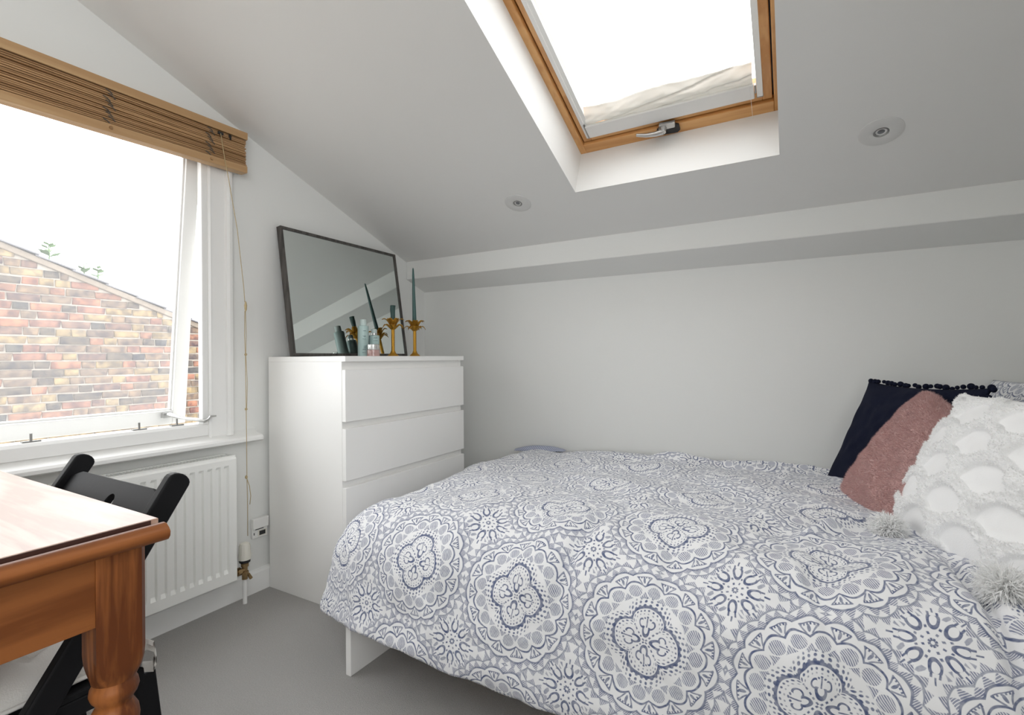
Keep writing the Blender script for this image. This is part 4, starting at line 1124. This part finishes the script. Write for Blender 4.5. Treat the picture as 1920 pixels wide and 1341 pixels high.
def tassel(c, r, seed, n=2600):
    g = np.random.default_rng(seed); d = g.normal(0, 1, (n, 3)); d[:, 2] *= .8; d /= np.linalg.norm(d, axis=1)[:, None]
    c = np.array(c)
    bb = B().ball(tuple(c), r*.5, 14, 8)
    ts = bb.obj('tassel', M['white_t'], wc, smooth=True)
    L = r*g.uniform(.7, 1.15, n)[:, None]
    s1 = np.cross(d, g.normal(0, 1, (n, 3))); s1 /= np.linalg.norm(s1, axis=1)[:, None]
    p0 = c + d*r*.35; mid = c + d*L*.75 + g.normal(0, .003, (n, 3)); tip = c + d*L + g.normal(0, .005, (n, 3)) + np.array((0, 0, -.004))
    w = .0013
    V = np.stack([p0-s1*w, p0+s1*w, mid+s1*w*.8, mid-s1*w*.8, tip], 1).reshape(-1, 3)
    F = []
    for i in range(n): F += [(5*i, 5*i+1, 5*i+2, 5*i+3), (5*i+3, 5*i+2, 5*i+4)]
    V[:, 2] = np.maximum(V[:, 2], .49)
    mk('threads', V, F, M['white_t'], ts, kind='stuff')
tassel((.213, 1.575, .552), .046, 1); tassel((.350, 1.275, .552), .052, 2)
tassel(tuple(Vector(Pf[-1, -1])), .040, 3)

# ------------------------------------------------------------------ pine table
tb = thing('pine_table', (-1.36, -.35, 0), 'stained pine table with a moulded edge and turned legs by the window', 'table')
TX0, TX1, TY0, TY1, TZ = -1.88, -.826, -1.12, .396, .752
# boards run across the table; their joint shows near the front edge
ybs = [TY0, -.86, -.62, -.37, -.13, .097, TY1]
for i in range(len(ybs)-1):
    B().box((TX0+.034, ybs[i]+.0006, TZ-.022), (TX1-.034, ybs[i+1]-.0006, TZ)).obj('top_board', M['table_top'], tb, bevel=.0015)
def nose(xe, sg):
    pr = [(.0315, -.0075), (.026, -.0055), (.020, -.004), (.012, -.0045), (.004, -.010), (0, -.015), (.001, -.022), (.006, -.028), (.014, -.031), (.0315, -.031)]
    B().prism(pr, lambda a, z: Vector((xe+sg*a, TY0, TZ+z)), lambda a, z: Vector((xe+sg*a, TY1, TZ+z))).obj('edge_moulding', M['table_y'], tb, smooth=50)
nose(TX1, -1); nose(TX0, 1)
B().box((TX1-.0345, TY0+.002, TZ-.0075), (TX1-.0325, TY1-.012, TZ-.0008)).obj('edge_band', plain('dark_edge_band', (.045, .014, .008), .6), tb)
ax = TX1-.049
B().box((ax-.022, TY0+.09, .612), (ax, TY1-.075, TZ-.024)).obj('apron', M['table_y'], tb, bevel=.001)
B().box((TX0+.05, TY0+.09, .612), (TX0+.072, TY1-.075, TZ-.024)).obj('apron', M['table_y'], tb, bevel=.001)
B().box((TX0+.09, TY1-.050, .612), (TX1-.09, TY1-.030, TZ-.024)).obj('apron', M['table_y'], tb, bevel=.001)
B().box((TX0+.09, TY0+.030, .612), (TX1-.09, TY0+.050, TZ-.024)).obj('apron', M['table_y'], tb, bevel=.001)
def table_leg(cx, cy):
    h = .031; bb = B()
    # square block, its lower end rounded into the turning
    n = 24; V = []; prof = [(1, 0, TZ-.024), (1, 0, .560), (.99, .10, .545), (.97, .4, .532), (.94, .8, .524), (.90, 1, .518)]
    for sc, rd, z in prof:
        for k in range(n):
            t = 2*math.pi*(k+.5)/n; c_, s_ = math.cos(t), math.sin(t)
            m_ = max(abs(c_), abs(s_)); sq = 1/m_
            r_ = h*sc*(sq*(1-rd) + 1.0*rd)
            V.append((cx+r_*c_, cy+r_*s_, z))
    F = [(i*n+k, i*n+(k+1) % n, (i+1)*n+(k+1) % n, (i+1)*n+k) for i in range(len(prof)-1) for k in range(n)]
    F += [tuple(range(n))[::-1], tuple(range((len(prof)-1)*n, len(prof)*n))]
    bb.add(V, F)
    lg = bb.obj('leg', M['table_z'], tb, smooth=40)
    tp = [(.026, .522), (.0265, .514), (.0295, .508), (.031, .500), (.0285, .492), (.024, .486), (.0225, .480), (.026, .474), (.030, .466), (.0315, .455), (.030, .440), (.0265, .428), (.020, .420), (.021, .414),
          (.026, .400), (.031, .37), (.033, .33), (.031, .28), (.026, .22), (.022, .17), (.0205, .14), (.026, .132), (.028, .124), (.026, .116), (.021, .108), (.022, .08), (.026, .05), (.025, .02), (.020, 0)]
    B().lathe(tp[::-1], (cx, cy, 0), 28).obj('turning', M['table_z'], lg, smooth=60)
lx1, lx0, ly1, ly0 = TX1-.040-.031, TX0+.071, TY1-.014-.031, TY0+.045
for q in ((lx1, ly1), (lx0, ly1), (lx1, ly0), (lx0, ly0)): table_leg(*q)

# ------------------------------------------------------------------ folding chair tucked under the table
fc = thing('folding_chair', (-1.235, .30, 0), 'black wooden folding chair tucked under the pine table', 'chair')
LXr, LXl = -1.030, -1.440
def rail2(x, p0, p1, w, tk, name, round_top=True, mat=None):
    """flat rail in the y-z plane from p0 to p1, w wide, tk thick along x, rounded ends"""
    p0 = Vector((0, *p0)); p1 = Vector((0, *p1)); d = (p1-p0).normalized(); nrm = Vector((0, -d.z, d.y))
    L = (p1-p0).length; pts = []
    pts += [(0, -w/2), (L-w/2*.7, -w/2)]
    if round_top:
        for k in range(1, 8):
            a = -math.pi/2 + math.pi*k/8; pts.append((L-w/2*.7 + math.cos(a)*w/2*.7, math.sin(a)*w/2))
    pts += [(L-w/2*.7, w/2), (0, w/2)]
    return B().prism(pts, lambda a, c: Vector((x-tk/2, 0, 0)) + p0 + d*a + nrm*c, lambda a, c: Vector((x+tk/2, 0, 0)) + p0 + d*a + nrm*c).obj(name, mat or M['black'], fc, bevel=.004, seg=3)
for x in (LXr, LXl):
    rail2(x, (.020, .0), (.513, .778), .042, .022, 'back_leg')
    xi = x - .024 if x == LXr else x + .024
    rail2(xi, (.500, .0), (.455, .43), .036, .020, 'rear_leg', False)
# back slat with a hand hole
d = Vector((0, .493, .778)).normalized(); nrm = Vector((0, -d.z, d.y))
def sp(x, a, c): return Vector((x, .020, 0)) + d*a + nrm*c
def back_slat():
    x0, x1 = LXl+.011, LXr-.011; a0, a1 = .745, .883; n = 28
    cxh, cah, rh = -1.205, .836, .015
    # ring of quads between the outline and the round hole
    outl = []; hole = []
    for k in range(n):
        t = 2*math.pi*k/n; c_, s_ = math.cos(t), math.sin(t)
        hole.append((cxh + 1.0*rh*c_, cah + rh*1.2*s_))
        hw, hh = (x1-x0)/2, (a1-a0)/2; cx_, ca_ = (x0+x1)/2, (a0+a1)/2
        m_ = max(abs(c_), abs(s_)); ux, ua = c_/m_, s_/m_
        outl.append((cx_ + ux*hw, ca_ + ua*hh))
    V = []
    bow = lambda x: -.010*(1-((x-(x0+x1)/2)/((x1-x0)/2))**2)
    for c in (-.007, .007):
        for x, a in outl: V.append(sp(x, a, c + bow(x)*0))
        for x, a in hole: V.append(sp(x, a, c))
    F = []
    for k in range(n):
        k2 = (k+1) % n
        F += [(k, k2, n+k2, n+k), (2*n+k2, 2*n+k, 3*n+k, 3*n+k2), (k2, k, 2*n+k, 2*n+k2), (n+k, n+k2, 3*n+k2, 3*n+k)]
    return mk('back_slat', V, F, M['black'], fc)
back_slat().modifiers.new('bevel', 'BEVEL').width = .002
# seat
SZ = .432
B().box((LXl+.012, .060, SZ-.030), (LXl+.034, .455, SZ)).obj('seat_rail', M['black'], fc, bevel=.003)
B().box((LXr-.034, .060, SZ-.030), (LXr-.012, .455, SZ)).obj('seat_rail', M['black'], fc, bevel=.003)
for i in range(6):
    y0 = .055 + i*.067
    B().box((LXl+.012, y0, SZ), (LXr-.012, y0+.058, SZ+.012)).obj('seat_slat', M['black'], fc, bevel=.003)
B().cyl((LXl, .050, .045), (LXr, .050, .045), .010, n=12).obj('cross_bar', M['black'], fc)
B().cyl((LXl+.02, .492, .075), (LXr-.02, .492, .075), .010, n=12).obj('cross_bar', M['black'], fc)

# seat pad with ties
sp_ = thing('seat_pad', (-1.235, .25, SZ+.012), 'off-white buttoned seat pad on the folding chair', 'cushion')
n = 60; u = np.linspace(-1, 1, n); Ug, Vg = np.meshgrid(u, u, indexing='ij')
X_ = -1.235 + .178*Ug*(1-.02*(1-Vg**2)); Y_ = .238 + .198*Vg*(1-.02*(1-Ug**2))
prof = np.clip(1-Ug**4, 0, 1)**.5*np.clip(1-Vg**4, 0, 1)**.5
dim = np.zeros_like(X_)
for bx in (-.5, .5):
    for by in (-.42, .42):
        dim += np.exp(-(((Ug-bx)/.13)**2 + ((Vg-by)/.13)**2)); dim += .5*np.exp(-((Ug-bx)/.05)**2)*np.exp(-((Vg-by)/.4)**2) + .5*np.exp(-((Vg-by)/.05)**2)*np.exp(-((Ug-bx)/.4)**2)
Zt = SZ+.0125 + .010 + .050*prof - .017*np.clip(dim, 0, 1.3)*prof + .004*vnoise(Ug*4, Vg*4, 90)*prof
Zb = SZ+.0125 + .010 - .010*prof
V = np.concatenate([np.stack([X_, Y_, Zt], -1).reshape(-1, 3), np.stack([X_, Y_, Zb], -1).reshape(-1, 3)])
f = grid_faces(n, n); N = n*n; F = f + [tuple(i+N for i in q[::-1]) for q in f]
o = mk('pad', V, F, M['cream'], sp_, smooth=True); o.modifiers.new('weld', 'WELD').merge_threshold = .0008
# piping along the seam
rim = [(X_[i, 0], Y_[i, 0], SZ+.0225) for i in range(n)] + [(X_[-1, j], Y_[-1, j], SZ+.0225) for j in range(1, n)] + [(X_[i, -1], Y_[i, -1], SZ+.0225) for i in range(n-2, -1, -1)] + [(X_[0, j], Y_[0, j], SZ+.0225) for j in range(n-2, 0, -1)]
B().tube(rim, .004, 6).obj('piping', M['cream'], sp_, smooth=True)
for sx in (1, -1):
    cx_ = -1.235 + sx*.178
    loop = [(cx_-sx*.012, .420, SZ+.026), (cx_+sx*.012, .436, SZ+.034), (cx_+sx*.036, .446, SZ+.052), (cx_+sx*.045, .454, SZ+.046), (cx_+sx*.045, .458, SZ+.022), (cx_+sx*.040, .455, SZ+.008), (cx_+sx*.012, .452, SZ+.000), (cx_-sx*.014, .440, SZ-.010)]
    bb = B()
    V = []
    for p in loop:
        p = Vector(p); V += [p + Vector((0, 0, .010)), p + Vector((0, .0015, -.010)), p + Vector((.0015*sx, .002, -.010)), p + Vector((.0015*sx, .002, .010))]
    F = [(i*4+k, i*4+(k+1) % 4, (i+1)*4+(k+1) % 4, (i+1)*4+k) for i in range(len(loop)-1) for k in range(4)] + [(0, 1, 2, 3), tuple(range(len(V)-4, len(V)))]
    mk('tie', V, F, M['cream'], sp_, smooth=True)

# sampling portals in the window openings (they give off nothing themselves)
def portal(name, c, sx, sy, rot):
    ld = bpy.data.lights.new(name, 'AREA'); ld.shape = 'RECTANGLE'; ld.size = sx; ld.size_y = sy
    ld.cycles.is_portal = True
    o = bpy.data.objects.new(name, ld); COL.objects.link(o); o.location = c; o.rotation_euler = rot; return o
portal('window_daylight', (WX-.32, (YW0+YW1)/2, (ZW0+ZW1)/2), 1.35, 1.35, (0, R(-90), 0))
portal('fill_window_daylight', (XR+.2, (FY+GY)/2, (FZ+GZ)/2), 1.75, 2.2, (0, R(90), 0))
po = portal('skylight_daylight', tuple(sl((OX0+OX1)/2, (OS0+OS1)/2, .30)), .80, 1.30, (0, 0, 0))
po.rotation_euler = Matrix((Vector((1, 0, 0)), TS, NS)).transposed().to_euler()
